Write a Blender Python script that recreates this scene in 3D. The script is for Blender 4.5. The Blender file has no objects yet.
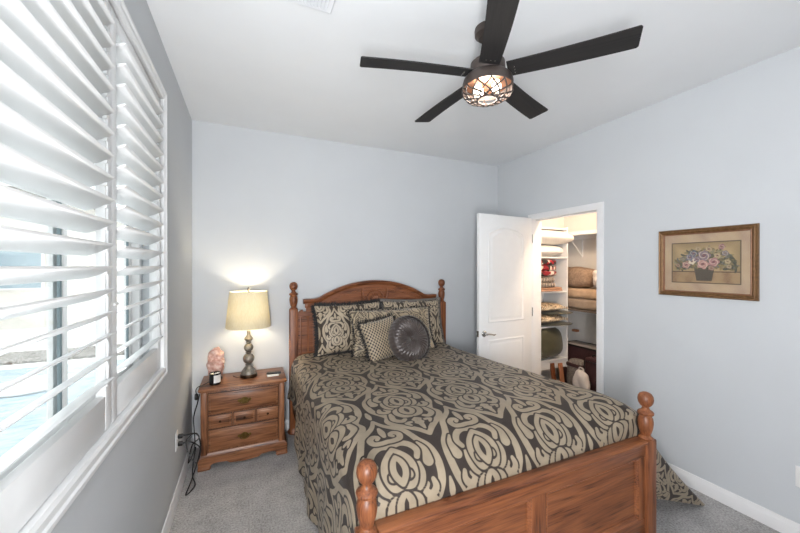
import bpy, bmesh, math, random
import numpy as np
from mathutils import Vector, Matrix, noise as mnoise
random.seed(7)
SC = bpy.context.scene
COL = SC.collection
PI = math.pi

# ------------------------------------------------------------------ camera, world, lights, exposure
ROOM_W, ROOM_B, ROOM_H, ROOM_N = 3.213, 3.306, 2.74, -0.75
cam = bpy.data.cameras.new('camera'); cam.lens = 36*340.23/800; cam.sensor_width = 36; cam.clip_start = 0.02
camo = bpy.data.objects.new('camera', cam); COL.objects.link(camo)
camo.location = (0.4227, 0, 1.5234)
camo.rotation_euler = (PI/2 - 0.0022, 0, -0.4212)
SC.camera = camo
SC.view_settings.view_transform = 'Standard'; SC.view_settings.look = 'None'
SC.view_settings.gamma = 1; SC.view_settings.use_curve_mapping = False
SC.view_settings.exposure = 0.18
w = bpy.data.worlds.new('sky'); SC.world = w; w.use_nodes = True
bg = w.node_tree.nodes['Background']; bg.inputs[0].default_value = (0.93, 0.97, 1, 1); bg.inputs[1].default_value = 2.1

def lamp(name, kind, loc, energy, color, size=0.1, size_y=None, rot=(0,0,0), portal=False):
    l = bpy.data.lights.new(name, kind); l.energy = energy; l.color = color
    if kind == 'AREA':
        l.shape = 'RECTANGLE'; l.size = size; l.size_y = size_y or size
        if portal: l.cycles.is_portal = True
    elif kind in ('POINT', 'SPOT'):
        l.shadow_soft_size = size
    o = bpy.data.objects.new(name, l); COL.objects.link(o); o.location = loc; o.rotation_euler = rot
    return o
sun = bpy.data.lights.new('sun', 'SUN'); sun.energy = 1.9; sun.angle = .02; sun.color = (1, .98, .95)
suno = bpy.data.objects.new('sun', sun); COL.objects.link(suno); suno.location = (2, 4, 9)
suno.rotation_euler = (math.radians(-22), math.radians(24), 0)   # high over the roof, from the room's side of the house
# daylight through the shuttered window (a portal only steers sampling of the sky)
lamp('window_portal', 'AREA', (-0.35, 1.46, 1.7), 1, (1,1,1), 1.5, 1.45, (0, -PI/2, 0), True)
# added fill light inside the closed end of the room behind the camera
lamp('added_rear_fill', 'AREA', (0.17, -0.60, 1.60), 98, (0.975, 0.985, 1.0), 0.3, 1.9, (PI/2+.36, 0, -0.42))

# ------------------------------------------------------------------ materials
def hexc(h, a=1):
    h = h.lstrip('#'); v = [int(h[i:i+2], 16)/255 for i in (0, 2, 4)]
    return tuple([(c/12.92 if c <= .04045 else ((c+.055)/1.055)**2.4) for c in v] + [a])

class NT:
    def __init__(s, name):
        s.m = bpy.data.materials.new(name); s.m.use_nodes = True
        s.t = s.m.node_tree; s.b = s.t.nodes['Principled BSDF']; s.out = s.t.nodes['Material Output']
    def n(s, typ, **kw):
        nd = s.t.nodes.new(typ)
        for k, v in kw.items():
            if k.startswith('i_'):
                key = k[2:]; key = int(key) if key.isdigit() else key.replace('_', ' ')
                nd.inputs[key].default_value = v
            else: setattr(nd, k, v)
        return nd
    def l(s, a, b): s.t.links.new(a, b)
    def coord(s, scale=(1,1,1), loc=(0,0,0), rot=(0,0,0)):
        c = s.n('ShaderNodeTexCoord'); m = s.n('ShaderNodeMapping')
        m.inputs['Scale'].default_value = scale; m.inputs['Location'].default_value = loc; m.inputs['Rotation'].default_value = rot
        s.l(c.outputs['Object'], m.inputs['Vector']); return m.outputs['Vector']
    def noise(s, vec, scale=5, detail=3, rough=.5, dist=0):
        nd = s.n('ShaderNodeTexNoise'); nd.inputs['Scale'].default_value = scale; nd.inputs['Detail'].default_value = detail
        nd.inputs['Roughness'].default_value = rough; nd.inputs['Distortion'].default_value = dist
        s.l(vec, nd.inputs['Vector']); return nd.outputs['Fac']
    def ramp(s, fac, stops, interp='LINEAR'):
        r = s.n('ShaderNodeValToRGB'); r.color_ramp.interpolation = interp
        e = r.color_ramp.elements
        while len(e) < len(stops): e.new(.5)
        for el, (p, c) in zip(e, stops): el.position = p; el.color = c
        s.l(fac, r.inputs['Fac']); return r.outputs['Color']
    def bump(s, h, strength=.2, dist=.01):
        b = s.n('ShaderNodeBump'); b.inputs['Strength'].default_value = strength; b.inputs['Distance'].default_value = dist
        s.l(h, b.inputs['Height']); s.l(b.outputs['Normal'], s.b.inputs['Normal'])

def dark(c, k): return (c[0]*k, c[1]*k, c[2]*k, 1)

def mat(name, col, rough=.5, metal=0, var=.06, scale=12, bump=0, bscale=80, emit=None, sheen=0, spec=None, coat=0, detail=3):
    if isinstance(col, str): col = hexc(col)
    k = NT(name); v = k.coord()
    f = k.noise(v, scale, detail)
    k.l(k.ramp(f, [(.3, dark(col, 1-var)), (.7, dark(col, 1+var))]), k.b.inputs['Base Color'])
    k.b.inputs['Roughness'].default_value = rough; k.b.inputs['Metallic'].default_value = metal
    if sheen: k.b.inputs['Sheen Weight'].default_value = sheen
    if coat: k.b.inputs['Coat Weight'].default_value = coat; k.b.inputs['Coat Roughness'].default_value = .15
    if spec is not None: k.b.inputs['Specular IOR Level'].default_value = spec
    if bump: k.bump(k.noise(v, bscale, 3), bump, .004)
    if emit:
        k.b.inputs['Emission Color'].default_value = emit[0]; k.b.inputs['Emission Strength'].default_value = emit[1]
    return k.m

def wood(name, axis, lo='#6d3d22', mid='#9a5c3a', hi='#b0714a', rough=.32, ring=1.0):
    k = NT(name)
    sc = {'x': (1.2, 14, 14), 'y': (14, 1.2, 14), 'z': (14, 14, 1.2)}[axis]
    v = k.coord(sc)
    a = k.noise(v, 1.6*ring, 4, .55, 1.2)
    sf = {'x': (6, 160, 160), 'y': (160, 6, 160), 'z': (160, 160, 6)}[axis]
    b = k.noise(k.coord(sf), 1.0, 2, .6)
    mx = k.n('ShaderNodeMath', operation='MULTIPLY_ADD'); mx.inputs[1].default_value = .42; k.l(b, mx.inputs[0])
    ml = k.n('ShaderNodeMath', operation='MULTIPLY'); ml.inputs[1].default_value = .58; k.l(a, ml.inputs[0]); k.l(ml.outputs[0], mx.inputs[2])
    k.l(k.ramp(mx.outputs[0], [(.36, hexc(lo)), (.46, hexc(mid)), (.62, hexc(hi))]), k.b.inputs['Base Color'])
    k.b.inputs['Roughness'].default_value = rough
    k.bump(b, .12, .002)
    return k.m

M = {}
M['wall'] = mat('wall_paint', '#cccfd2', .75, var=.012, scale=3, bump=.10, bscale=120, spec=.25)
M['ceiling'] = mat('ceiling_paint', '#e8eaec', .85, var=.012, scale=3, bump=.12, bscale=110, spec=.2)
M['trim'] = mat('trim_paint', '#e9e8e8', .35, var=.01)
M['shutter'] = mat('shutter_paint', '#e9eaea', .38, var=.01)
M['door'] = mat('door_paint', '#ebebeb', .4, var=.012, bump=.03, bscale=200)
M['closet_wall'] = mat('closet_paint', '#d9d6d2', .8, var=.012, bump=.1, bscale=120, spec=.2)
M['laminate'] = mat('white_laminate', '#e6e6e6', .4, var=.01)
NSW = ('#3a1e0f', '#7c4d30', '#9b6a48', .36)
M['woodx'] = wood('oak_grain_across', 'x', *NSW); M['woody'] = wood('oak_grain_deep', 'y', *NSW); M['woodz'] = wood('oak_grain_up', 'z', *NSW)
M['bedx'] = wood('bed_oak_across', 'x', '#3e1c0b', '#744226', '#8f5733', .42)
M['bedz'] = wood('bed_oak_up', 'z', '#3e1c0b', '#744226', '#8f5733', .42)
M['bed_dark'] = wood('bed_oak_dark', 'z', '#4a2616', '#6a3a22', '#7d4a2e', .4)  # darker brown oak tone, used on one plank
M['gap_dark'] = mat('painted_gap_shade', '#2e1a10', .5)  # shade of the drawer gaps, put into the colour
M['brass'] = mat('antique_brass', '#6f5a33', .38, 1, .3, 60)
M['knob'] = mat('dark_knob', '#3a2b1e', .35, .8, .2, 60)
M['bronze'] = mat('aged_pewter', '#8b857c', .42, .6, .40, 40, .15, 60)
M['black_metal'] = mat('fan_black_metal', '#4b423e', .45, .35, .08)
M['blade'] = wood('fan_blade_black', 'x', '#141213', '#1c1a1a', '#232020', .75)
M['copper'] = mat('copper_reflector', '#a8785c', .35, .8, .06)
M['chrome'] = mat('chrome', '#c9c7c4', .18, 1, .02)
M['black'] = mat('black_plastic', '#0e0e0f', .38, 0, .1)
M['black_glass'] = mat('black_candle_glass', '#101012', .12, 0, .1)
M['paper'] = mat('white_paper', '#e8e6e2', .7, 0, .02)
M['label'] = mat('candle_label', '#e2e0dc', .6, 0, .03)
M['plate'] = mat('white_plastic', '#e8e7e6', .35, 0, .01)
M['sheet'] = mat('white_cotton', '#e6e3de', .85, 0, .03, 14, .2, 30)
M['mattress'] = mat('mattress_ticking', '#c9c3ba', .9, 0, .05)
M['vent'] = mat('vent_enamel', '#e4e6ea', .4, 0, .01)
M['cord_brown'] = mat('brown_cord', '#6a5140', .6)

k = NT('carpet_loop'); v = k.coord()
f1 = k.noise(v, 90, 4, .7); f2 = k.noise(v, 7, 3)
mx = k.n('ShaderNodeMath', operation='MULTIPLY_ADD'); mx.inputs[1].default_value = .75
m2 = k.n('ShaderNodeMath', operation='MULTIPLY'); m2.inputs[1].default_value = .25
k.l(f2, m2.inputs[0]); k.l(f1, mx.inputs[0]); k.l(m2.outputs[0], mx.inputs[2])
k.l(k.ramp(mx.outputs[0], [(.34, hexc('#85827f')), (.5, hexc('#b0adab')), (.66, hexc('#cdcac8'))]), k.b.inputs['Base Color'])
k.b.inputs['Roughness'].default_value = .95; k.b.inputs['Specular IOR Level'].default_value = .1
k.bump(k.noise(v, 160, 3, .7), .8, .008); M['carpet'] = k.m

def pattern_mat(name, ground, figure, rg=.55, rf=.42, sheen=.3, soft=.0012, vary=.12, pucker=True):
    k = NT(name); at = k.n('ShaderNodeAttribute'); at.attribute_name = 'pat'
    mr = k.n('ShaderNodeMapRange'); mr.inputs['From Min'].default_value = -soft; mr.inputs['From Max'].default_value = soft
    k.l(at.outputs['Fac'], mr.inputs['Value'])
    v = k.coord(); f = k.noise(v, 18, 3)
    g, h = hexc(ground), hexc(figure)
    cg = k.ramp(f, [(.3, dark(g, 1-vary)), (.7, dark(g, 1+vary))]); cf = k.ramp(f, [(.3, dark(h, 1-vary)), (.7, dark(h, 1+vary))])
    mix = k.n('ShaderNodeMix', data_type='RGBA'); k.l(mr.outputs[0], mix.inputs['Factor'])
    k.l(cg, mix.inputs['A']); k.l(cf, mix.inputs['B']); k.l(mix.outputs['Result'], k.b.inputs['Base Color'])
    mrr = k.n('ShaderNodeMapRange'); mrr.inputs['To Min'].default_value = rg; mrr.inputs['To Max'].default_value = rf
    k.l(mr.outputs[0], mrr.inputs['Value']); k.l(mrr.outputs[0], k.b.inputs['Roughness'])
    k.b.inputs['Sheen Weight'].default_value = sheen; k.b.inputs['Specular IOR Level'].default_value = .3
    wv = k.noise(k.coord((22, 180, 60)), 1.0, 3, .6)
    ad = k.n('ShaderNodeMath', operation='MULTIPLY_ADD'); ad.inputs[1].default_value = .5
    k.l(mr.outputs[0], ad.inputs[0]); k.l(wv, ad.inputs[2])
    k.bump(ad.outputs[0], .35, .003)
    return k.m
M['damask'] = pattern_mat('damask_jacquard', '#322a26', '#908370', sheen=.03)
M['sham'] = pattern_mat('sham_jacquard', '#40372f', '#ab9c86', sheen=.1)
M['paisley'] = pattern_mat('paisley_chenille', '#4b4238', '#a8987f', soft=.0015)
M['check'] = pattern_mat('lattice_weave', '#3f3834', '#a89880', soft=.0006)
M['fringe'] = mat('black_fringe', '#151110', .6, 0, .3, 60, sheen=.3)
M['satin'] = mat('pewter_satin', '#4a413e', .36, .1, .06, 12, sheen=.2)
M['flange'] = mat('grey_flange', '#6d6660', .5, 0, .1)

def glass_mat(name, tint=(1,1,1,1), refl=.06):
    k = NT(name); t = k.t
    tr = k.n('ShaderNodeBsdfTransparent'); tr.inputs[0].default_value = tint
    gl = k.n('ShaderNodeBsdfGlossy'); gl.inputs['Roughness'].default_value = .03
    lw = k.n('ShaderNodeLayerWeight'); lw.inputs['Blend'].default_value = .25
    mr = k.n('ShaderNodeMapRange'); mr.inputs['To Min'].default_value = refl*.5; mr.inputs['To Max'].default_value = min(1, refl*6)
    k.l(lw.outputs['Fresnel'], mr.inputs['Value'])
    mx = k.n('ShaderNodeMixShader'); k.l(mr.outputs[0], mx.inputs[0]); k.l(tr.outputs[0], mx.inputs[1]); k.l(gl.outputs[0], mx.inputs[2])
    k.l(mx.outputs[0], k.out.inputs['Surface']); return k.m
M['glass'] = glass_mat('clear_glass', (.97, .99, .99, 1), .05)
M['pic_glass'] = glass_mat('picture_glass', (1, 1, 1, 1), .05)

k = NT('linen_shade'); v = k.coord((1, 1, 1))
f = k.noise(k.coord((160, 160, 30)), 1, 2)
c = k.ramp(f, [(.3, hexc('#e6dcbd')), (.7, hexc('#f0e8cf'))])
df = k.n('ShaderNodeBsdfDiffuse'); tl = k.n('ShaderNodeBsdfTranslucent'); mxs = k.n('ShaderNodeMixShader'); mxs.inputs[0].default_value = .19
k.l(c, df.inputs[0]); k.l(c, tl.inputs[0]); k.l(df.outputs[0], mxs.inputs[1]); k.l(tl.outputs[0], mxs.inputs[2]); k.l(mxs.outputs[0], k.out.inputs['Surface'])
M['shade'] = k.m

k = NT('pink_salt'); v = k.coord(); f = k.noise(v, 30, 4, .6)
k.l(k.ramp(f, [(.3, hexc('#a8766a')), (.5, hexc('#cda294')), (.7, hexc('#ead6cc'))]), k.b.inputs['Base Color'])
k.b.inputs['Roughness'].default_value = .5; k.b.inputs['Subsurface Weight'].default_value = .3; k.b.inputs['Subsurface Radius'].default_value = (.03, .012, .008)
k.bump(f, .5, .006); M['salt'] = k.m

# ------------------------------------------------------------------ geometry helpers
class G:
    def __init__(s): s.bm = bmesh.new()
    def box(s, x0, x1, y0, y1, z0, z1, bev=0, seg=2, mtx=None):
        c = Vector(((x0+x1)/2, (y0+y1)/2, (z0+z1)/2))
        m = Matrix.Translation(c) @ Matrix.Diagonal((abs(x1-x0), abs(y1-y0), abs(z1-z0), 1))
        if mtx: m = mtx @ m
        r = bmesh.ops.create_cube(s.bm, size=1, matrix=m)
        if bev:
            es = list({e for v in r['verts'] for e in v.link_edges})
            bmesh.ops.bevel(s.bm, geom=es, offset=bev, segments=seg, profile=.5, affect='EDGES')
        return s
    def rings(s, rings, closed=True, cap=True, loop=False):
        vs = [[s.bm.verts.new(p) for p in r] for r in rings]
        n = len(vs[0]); R = len(vs)
        for i in range(R if loop else R-1):
            a, b = vs[i], vs[(i+1) % R]
            for j in range(n if closed else n-1):
                jj = (j+1) % n
                try: s.bm.faces.new((a[j], a[jj], b[jj], b[j]))
                except ValueError: pass
        if cap and closed and not loop:
            for q in (vs[0][::-1], vs[-1]):
                try: s.bm.faces.new(q)
                except ValueError: pass
        return s
    def lathe(s, prof, c=(0,0,0), seg=32, mtx=None, cap=True, fn=None):
        rs = []
        for r, z in prof:
            ring = []
            for j in range(seg):
                a = 2*PI*j/seg; rr = r*(fn(a) if fn else 1)
                p = Vector((rr*math.cos(a), rr*math.sin(a), z))
                p = (mtx @ p) if mtx else p
                ring.append(p + Vector(c))
            rs.append(ring)
        return s.rings(rs, cap=cap)
    def tube(s, pts, r, seg=8, smooth=0):
        P = [Vector(p) for p in pts]
        if smooth:
            Q = []
            for i in range(len(P)-1):
                p0, p1, p2, p3 = P[max(i-1,0)], P[i], P[i+1], P[min(i+2,len(P)-1)]
                for q in range(smooth):
                    t = q/smooth
                    Q.append(.5*((2*p1)+(p2-p0)*t+(2*p0-5*p1+4*p2-p3)*t*t+(3*p1-p0-3*p2+p3)*t**3))
            Q.append(P[-1]); P = Q
        rs = []; up = None
        for i, p in enumerate(P):
            t = (P[min(i+1,len(P)-1)] - P[max(i-1,0)]).normalized()
            if up is None: up = t.orthogonal().normalized()
            up = (up - t*up.dot(t)).normalized(); b = t.cross(up)
            rr = float(np.interp(i/(len(P)-1), np.linspace(0, 1, len(r)), r)) if isinstance(r, (list, tuple)) else r
            rs.append([p + rr*(math.cos(2*PI*j/seg)*up + math.sin(2*PI*j/seg)*b) for j in range(seg)])
        return s.rings(rs)
    def prism(s, poly, f0, f1):
        a = [s.bm.verts.new(f0(*p)) for p in poly]; b = [s.bm.verts.new(f1(*p)) for p in poly]
        n = len(poly)
        s.bm.faces.new(a[::-1]); s.bm.faces.new(b)
        for i in range(n): s.bm.faces.new((a[i], a[(i+1)%n], b[(i+1)%n], b[i]))
        return s
    def mold(s, path, prof, to3, closed=False):
        """sweep a profile [(offset along path normal, height)] along a 2D path; to3(u, v, h) -> 3D"""
        P = [Vector(p) for p in path]; n = len(P); rs = []
        for i in range(n):
            if closed: d0 = P[i]-P[i-1]; d1 = P[(i+1)%n]-P[i]
            else: d0 = P[i]-P[max(i-1,0)] if i else P[1]-P[0]; d1 = P[i+1]-P[i] if i < n-1 else P[i]-P[i-1]
            d0.normalize(); d1.normalize()
            n0, n1 = Vector((-d0.y, d0.x)), Vector((-d1.y, d1.x)); m = (n0+n1)
            m = m/max(m.dot(n0), .2) if m.length > 1e-6 else n0
            rs.append([to3(P[i].x+m.x*o, P[i].y+m.y*o, hh) for o, hh in prof])
        return s.rings(rs, loop=closed)
    def grid(s, fn, nu, nv, closed_u=False):
        V = [[s.bm.verts.new(fn(i/(nu-1) if not closed_u else i/nu, j/(nv-1))) for j in range(nv)] for i in range(nu)]
        for i in range(nu if closed_u else nu-1):
            ii = (i+1) % nu
            for j in range(nv-1): s.bm.faces.new((V[i][j], V[ii][j], V[ii][j+1], V[i][j+1]))
        return s
    def soft(s, c, size, p=3.5, amp=.01, freq=6, seed=0, sub=4, mtx=None, fn=None):
        N = 2**sub; key = {}; allv = []
        def vert(q):
            kk = tuple(round(t*N) for t in q)
            if kk not in key: key[kk] = s.bm.verts.new(q); allv.append(key[kk])
            return key[kk]
        for ax in range(3):
            for sg in (-1, 1):
                def pt(i, j):
                    q = [0, 0, 0]; q[ax] = sg; q[(ax+1) % 3] = 2*i/N-1; q[(ax+2) % 3] = 2*j/N-1; return vert(q)
                for i in range(N):
                    for j in range(N): s.bm.faces.new((pt(i, j), pt(i+1, j), pt(i+1, j+1), pt(i, j+1)))
        for v in allv:
            q = v.co.copy(); L = (abs(q.x)**p+abs(q.y)**p+abs(q.z)**p)**(1/p); q /= L
            q = Vector((q.x*size[0]/2, q.y*size[1]/2, q.z*size[2]/2))
            if fn: q = fn(q)
            q += q.normalized()*amp*mnoise.noise(q*freq + Vector((seed*3.7, seed, 0)))
            if mtx: q = mtx @ q
            v.co = q + Vector(c)
        return s
    def done(s, name, m, parent=None, loc=None, smooth=35, rot=None):
        bmesh.ops.recalc_face_normals(s.bm, faces=s.bm.faces)
        me = bpy.data.meshes.new(name); s.bm.to_mesh(me); s.bm.free()
        if smooth:
            me.polygons.foreach_set('use_smooth', [True]*len(me.polygons))
            if smooth < 180: me.set_sharp_from_angle(angle=math.radians(smooth))
        me.materials.append(M[m] if isinstance(m, str) else m)
        o = bpy.data.objects.new(name, me); COL.objects.link(o)
        if parent: o.parent = parent
        if loc: o.location = loc
        if rot: o.rotation_euler = rot
        return o

def tag(o, label, cat, group=None, kind=None):
    o['label'] = label; o['category'] = cat
    if group: o['group'] = group
    if kind: o['kind'] = kind
    return o
def thing(name, label, cat, loc=(0,0,0), rotz=0, group=None):
    o = bpy.data.objects.new(name, None); COL.objects.link(o); o.location = loc; o.rotation_euler = (0,0,rotz)
    o.empty_display_size = .05
    return tag(o, label, cat, group)
def struct(o, label=None):
    o['kind'] = 'structure'
    if label: o['label'] = label
    return o
def dup_children(src, dst):
    for ch in list(src.children):
        c = ch.copy(); COL.objects.link(c); c.parent = dst
        dup_children(ch, c)
def dup(root, loc, label, rotz=None):
    r = root.copy(); COL.objects.link(r); r.location = loc; r['label'] = label
    if rotz is not None: r.rotation_euler.z = rotz
    dup_children(root, r)
    return r

# ------------------------------------------------------------------ room shell
W, B, H, N = ROOM_W, ROOM_B, ROOM_H, ROOM_N
WY0, WY1, WZ0, WZ1 = .73, 2.191, .965, 2.425          # window hole
DY0, DY1, DZ = 2.008, 2.744, 2.015                    # door hole
CX0, CX1, CY0, CY1 = W+.115, 4.42, 1.25, 3.37         # closet interior
struct(G().box(-.16, CX1+.1, N-.1, B+.2, -.1, 0).done('floor', 'carpet', smooth=0))
struct(G().box(-.16, CX1+.1, N-.1, B+.2, H, H+.1).done('ceiling', 'ceiling', smooth=0))
g = G(); T = -.16
g.box(T, 0, N-.1, WY0, 0, H); g.box(T, 0, WY1, B+.15, 0, H); g.box(T, 0, WY0, WY1, 0, WZ0); g.box(T, 0, WY0, WY1, WZ1, H)
struct(g.done('wall_left', 'wall', smooth=0))
struct(G().box(0, W+.115, B, B+.12, 0, H).done('wall_back', 'wall', smooth=0))
g = G(); g.box(W, W+.115, N-.1, DY0, 0, H); g.box(W, W+.115, DY1, B, 0, H); g.box(W, W+.115, DY0, DY1, DZ, H)
struct(g.done('wall_right', 'wall', smooth=0))
struct(G().box(0, W, N-.1, N, 0, H).done('wall_near', 'wall', smooth=0))
struct(G().box(CX1, CX1+.1, CY0-.1, CY1+.1, 0, H).done('wall_closet_side', 'closet_wall', smooth=0))
struct(G().box(CX0, CX1, CY1, CY1+.1, 0, H).done('wall_closet_back', 'closet_wall', smooth=0))
struct(G().box(CX0, CX1, CY0-.1, CY0, 0, H).done('wall_closet_near', 'closet_wall', smooth=0))

# baseboards: swept profile (offset from wall, height)
bprof = [(0, 0), (.014, 0), (.014, .062), (.011, .070), (.007, .080), (.005, .090), (0, .092)]
def baseboard(name, fn, a, b):
    g = G(); g.rings([[fn(t, o, z) for o, z in bprof] for t in (a, b)])
    struct(g.done(name, 'trim', smooth=30))
baseboard('baseboard_left', lambda t, o, z: (o, t, z), N, B)
baseboard('baseboard_back', lambda t, o, z: (t, B-o, z), 0, W)
baseboard('baseboard_right', lambda t, o, z: (W-o, t, z), N, DY0-.06)
baseboard('baseboard_right_rear', lambda t, o, z: (W-o, t, z), DY1+.06, B)
# door casing and jamb
cpr = [(0, 0), (0, .012), (.012, .016), (.045, .018), (.058, .013), (.060, 0)]
path = [(DY0, 0), (DY0, DZ), (DY1, DZ), (DY1, 0)]
struct(G().mold(path, cpr, lambda u, v, h: (W-h, u, v)).done('trim_1', 'trim', smooth=30))
g = G(); g.box(W-.001, W+.117, DY0-.018, DY0+.002, 0, DZ, .001); g.box(W-.001, W+.117, DY1-.002, DY1+.018, 0, DZ, .001)
g.box(W-.001, W+.117, DY0, DY1, DZ-.002, DZ+.018, .001)
g.box(W+.045, W+.058, DY0, DY0+.012, 0, DZ); g.box(W+.045, W+.058, DY0, DY1, DZ-.012, DZ)
struct(g.done('trim_2', 'trim', smooth=30))

# ------------------------------------------------------------------ window, outside
wn = bpy.data.objects.new('window_1', None); COL.objects.link(wn); struct(wn, 'white framed sliding window behind the shutters')
X = -.115
g = G(); fw = .045
g.box(X-.03, X+.03, WY0, WY1, WZ0, WZ0+fw, .004); g.box(X-.03, X+.03, WY0, WY1, WZ1-fw, WZ1, .004)
g.box(X-.03, X+.03, WY0, WY0+fw, WZ0+fw, WZ1-fw, .004); g.box(X-.03, X+.03, WY1-fw, WY1, WZ0+fw, WZ1-fw, .004)
g.done('window_frame', 'plate', wn)
ym = 1.40
M['gasket'] = mat('dark_gasket', '#6f7f84', .5)
for y0, y1, dx in ((WY0+fw, ym+.02, .008), (ym-.02, WY1-fw, -.012)):
    g = G(); q = .03
    g.box(X+dx-.008, X+dx+.008, y0, y1, WZ0+fw, WZ0+fw+q, .003); g.box(X+dx-.008, X+dx+.008, y0, y1, WZ1-fw-q, WZ1-fw, .003)
    g.box(X+dx-.008, X+dx+.008, y0, y0+q, WZ0+fw+q, WZ1-fw-q, .003); g.box(X+dx-.008, X+dx+.008, y1-q, y1, WZ0+fw+q, WZ1-fw-q, .003)
    sa = g.done('sash', 'plate', wn)
    g = G()
    for yy in (y0+q, y1-q-.012): g.box(X+dx-.003, X+dx+.005, yy, yy+.010, WZ0+fw+q, WZ1-fw-q)
    g.done('gasket', 'gasket', sa, smooth=0)
    G().box(X+dx-.003, X+dx+.003, y0+q, y1-q, WZ0+fw+q, WZ1-fw-q).done('pane', 'glass', sa, smooth=0)
# shutter surround: L-frame moulding round the opening
FY0, FY1, FZ0, FZ1 = .685, 2.236, .920, 2.4735
pr = [(0, 0), (0, .016), (.010, .022), (.022, .022), (.028, .017), (.050, .020), (.060, .014), (.060, -.05), (.050, -.05), (.050, 0)]
path = [(FY0, FZ0), (FY1, FZ0), (FY1, FZ1), (FY0, FZ1)]
struct(G().mold(path, pr, lambda u, v, h: (h, u, v), closed=True).done('trim_3', 'shutter', smooth=30))

# louvred shutter panels
LZ = [1.813 + kk*.0727 for kk in range(-9, 8)]
def louver_mesh(y0, y1):
    """ellipse-section blade, pivoting about its long axis, outer edge down"""
    g = G(); n = 14; a, b = .0445, .0058; th = math.radians(27)
    rs = []
    for y in (y0, y0+.001, y1-.001, y1):
        k = .8 if y in (y0, y1) else 1
        ring = []
        for j in range(n):
            t = 2*PI*j/n; p, q = a*k*math.cos(t), b*k*math.sin(t)
            ring.append((p*math.cos(th)-q*math.sin(th), y, p*math.sin(th)+q*math.cos(th)))
        rs.append(ring)
    g.rings(rs); return g
def shutter(name, label, y0, y1):
    t = thing(name, label, 'shutter', (-.014, 0, 0), group=None)
    z0, z1 = FZ0+.062, FZ1-.062; st = .052; xh = .0135
    for a, b in ((y0, y0+st), (y1-st, y1)): G().box(-xh, xh, a, b, z0, z1, .003).done('stile', 'shutter', t)
    G().box(-xh+.001, xh-.001, y0+st, y1-st, z0, LZ[0]-.062, .003).done('bottom_rail', 'shutter', t)
    G().box(-xh+.001, xh-.001, y0+st, y1-st, LZ[-1]+.03, z1, .003).done('top_rail', 'shutter', t)
    first = None
    for z in LZ:
        zc = z - .0445*math.sin(math.radians(27))
        if first is None: first = o = louver_mesh(y0+st+.002, y1-st-.002).done('louver', 'shutter', t, smooth=60)
        else: o = first.copy(); COL.objects.link(o)
        o.location = (0, 0, zc)
    # slim tilt linkage standing on the far stile
    g = G(); g.box(xh, xh+.006, y1-st+.004, y1-st+.012, LZ[0]-.03, LZ[-1]+.01, .001)
    for z in LZ: g.box(xh-.006, xh+.006, y1-st-.006, y1-st+.006, z-.028, z-.018)
    g.done('tilt_rod', 'shutter', t, smooth=0)
    return t
PY0, PY1 = FY0+.062, FY1-.062; PM = 1.4605
shutter('plantation_shutter', 'white louvered window shutter panel nearest the camera', PY0, PM-.0015)
sf = shutter('plantation_shutter', 'white louvered window shutter panel nearer the corner by the nightstand', PM+.0015, PY1)
G().box(.0135, .02, PM+.012, PM+.05, 1.384, 1.394, .002).done('catch', 'plate', sf)

# outside: paving, pool with a pale round pad, pebble strip, stucco wall
M['paving'] = mat('pale_paving', '#e4e2df', .8, 0, .06, 4, .2, 40)
M['stucco'] = mat('stucco', '#e9e8e6', .9, 0, .04, 6, .3, 60)
M['stucco_tan'] = mat('tan_stucco', '#dcd6cc', .9, 0, .05, 6, .3, 60)
k = NT('pool_water'); v = k.coord((1, 3, 1)); f = k.noise(v, 6, 3)
k.l(k.ramp(f, [(.35, hexc('#8fa5b3')), (.65, hexc('#b9c8d0'))]), k.b.inputs['Base Color']); k.b.inputs['Roughness'].default_value = .12
k.bump(f, .3, .02); M['water'] = k.m
k = NT('pebbles'); v = k.coord(); vo = k.n('ShaderNodeTexVoronoi'); vo.inputs['Scale'].default_value = 22; k.l(v, vo.inputs['Vector'])
k.l(k.ramp(vo.outputs['Distance'], [(.1, hexc('#b9b2aa')), (.6, hexc('#6f6963'))]), k.b.inputs['Base Color']); k.b.inputs['Roughness'].default_value = .9; M['pebble'] = k.m
g = G(); g.box(-9, -.16, -6, 14, -.2, -.1); struct(g.done('ground_paving', 'paving', smooth=0))
struct(G().box(-5.5, -1.1, 4.0, 7.3, -.1, -.085).done('pool_surface', 'water', smooth=0), 'blue pool water outside the window')
struct(G().box(-7.6, -.6, 7.7, 8.6, -.1, -.06).done('pebble_strip', 'pebble', smooth=0))
struct(G().box(-8.0, -7.8, -6, 11, -.1, 2.3).done('garden_wall', 'stucco', smooth=0))
g = G(); g.lathe([(.001, 0), (.40, 0), (.42, .01), (.42, .03), (.40, .04), (.001, .04)], (-2.2, 6.15, -.085), 40)
tag(g.done('pool_step', 'paving'), 'white round slab in the blue pool outside the window', 'slab')
hs = thing('neighbour_house', 'pale house with windows outside beyond the shutters', 'house', (-5.2, 12.0, -.1))
G().box(-2.4, 1.2, 0, 5, 0, 3.4).done('house_wall', 'stucco_tan', hs, smooth=0)
M['far_win'] = mat('far_window', '#93a5ae', .2)
for xa in (-1.9, -.3):
    wf = G().box(xa-.05, xa+1.05, -.05, .02, 1.0, 2.3, .01).done('house_window', 'plate', hs)
    G().box(xa, xa+1.0, -.06, -.04, 1.05, 2.25).done('pane', 'far_win', wf, smooth=0)
G().box(-2.7, 1.5, -.35, 5, 3.4, 3.6).done('roof', 'pebble', hs, smooth=0)

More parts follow.
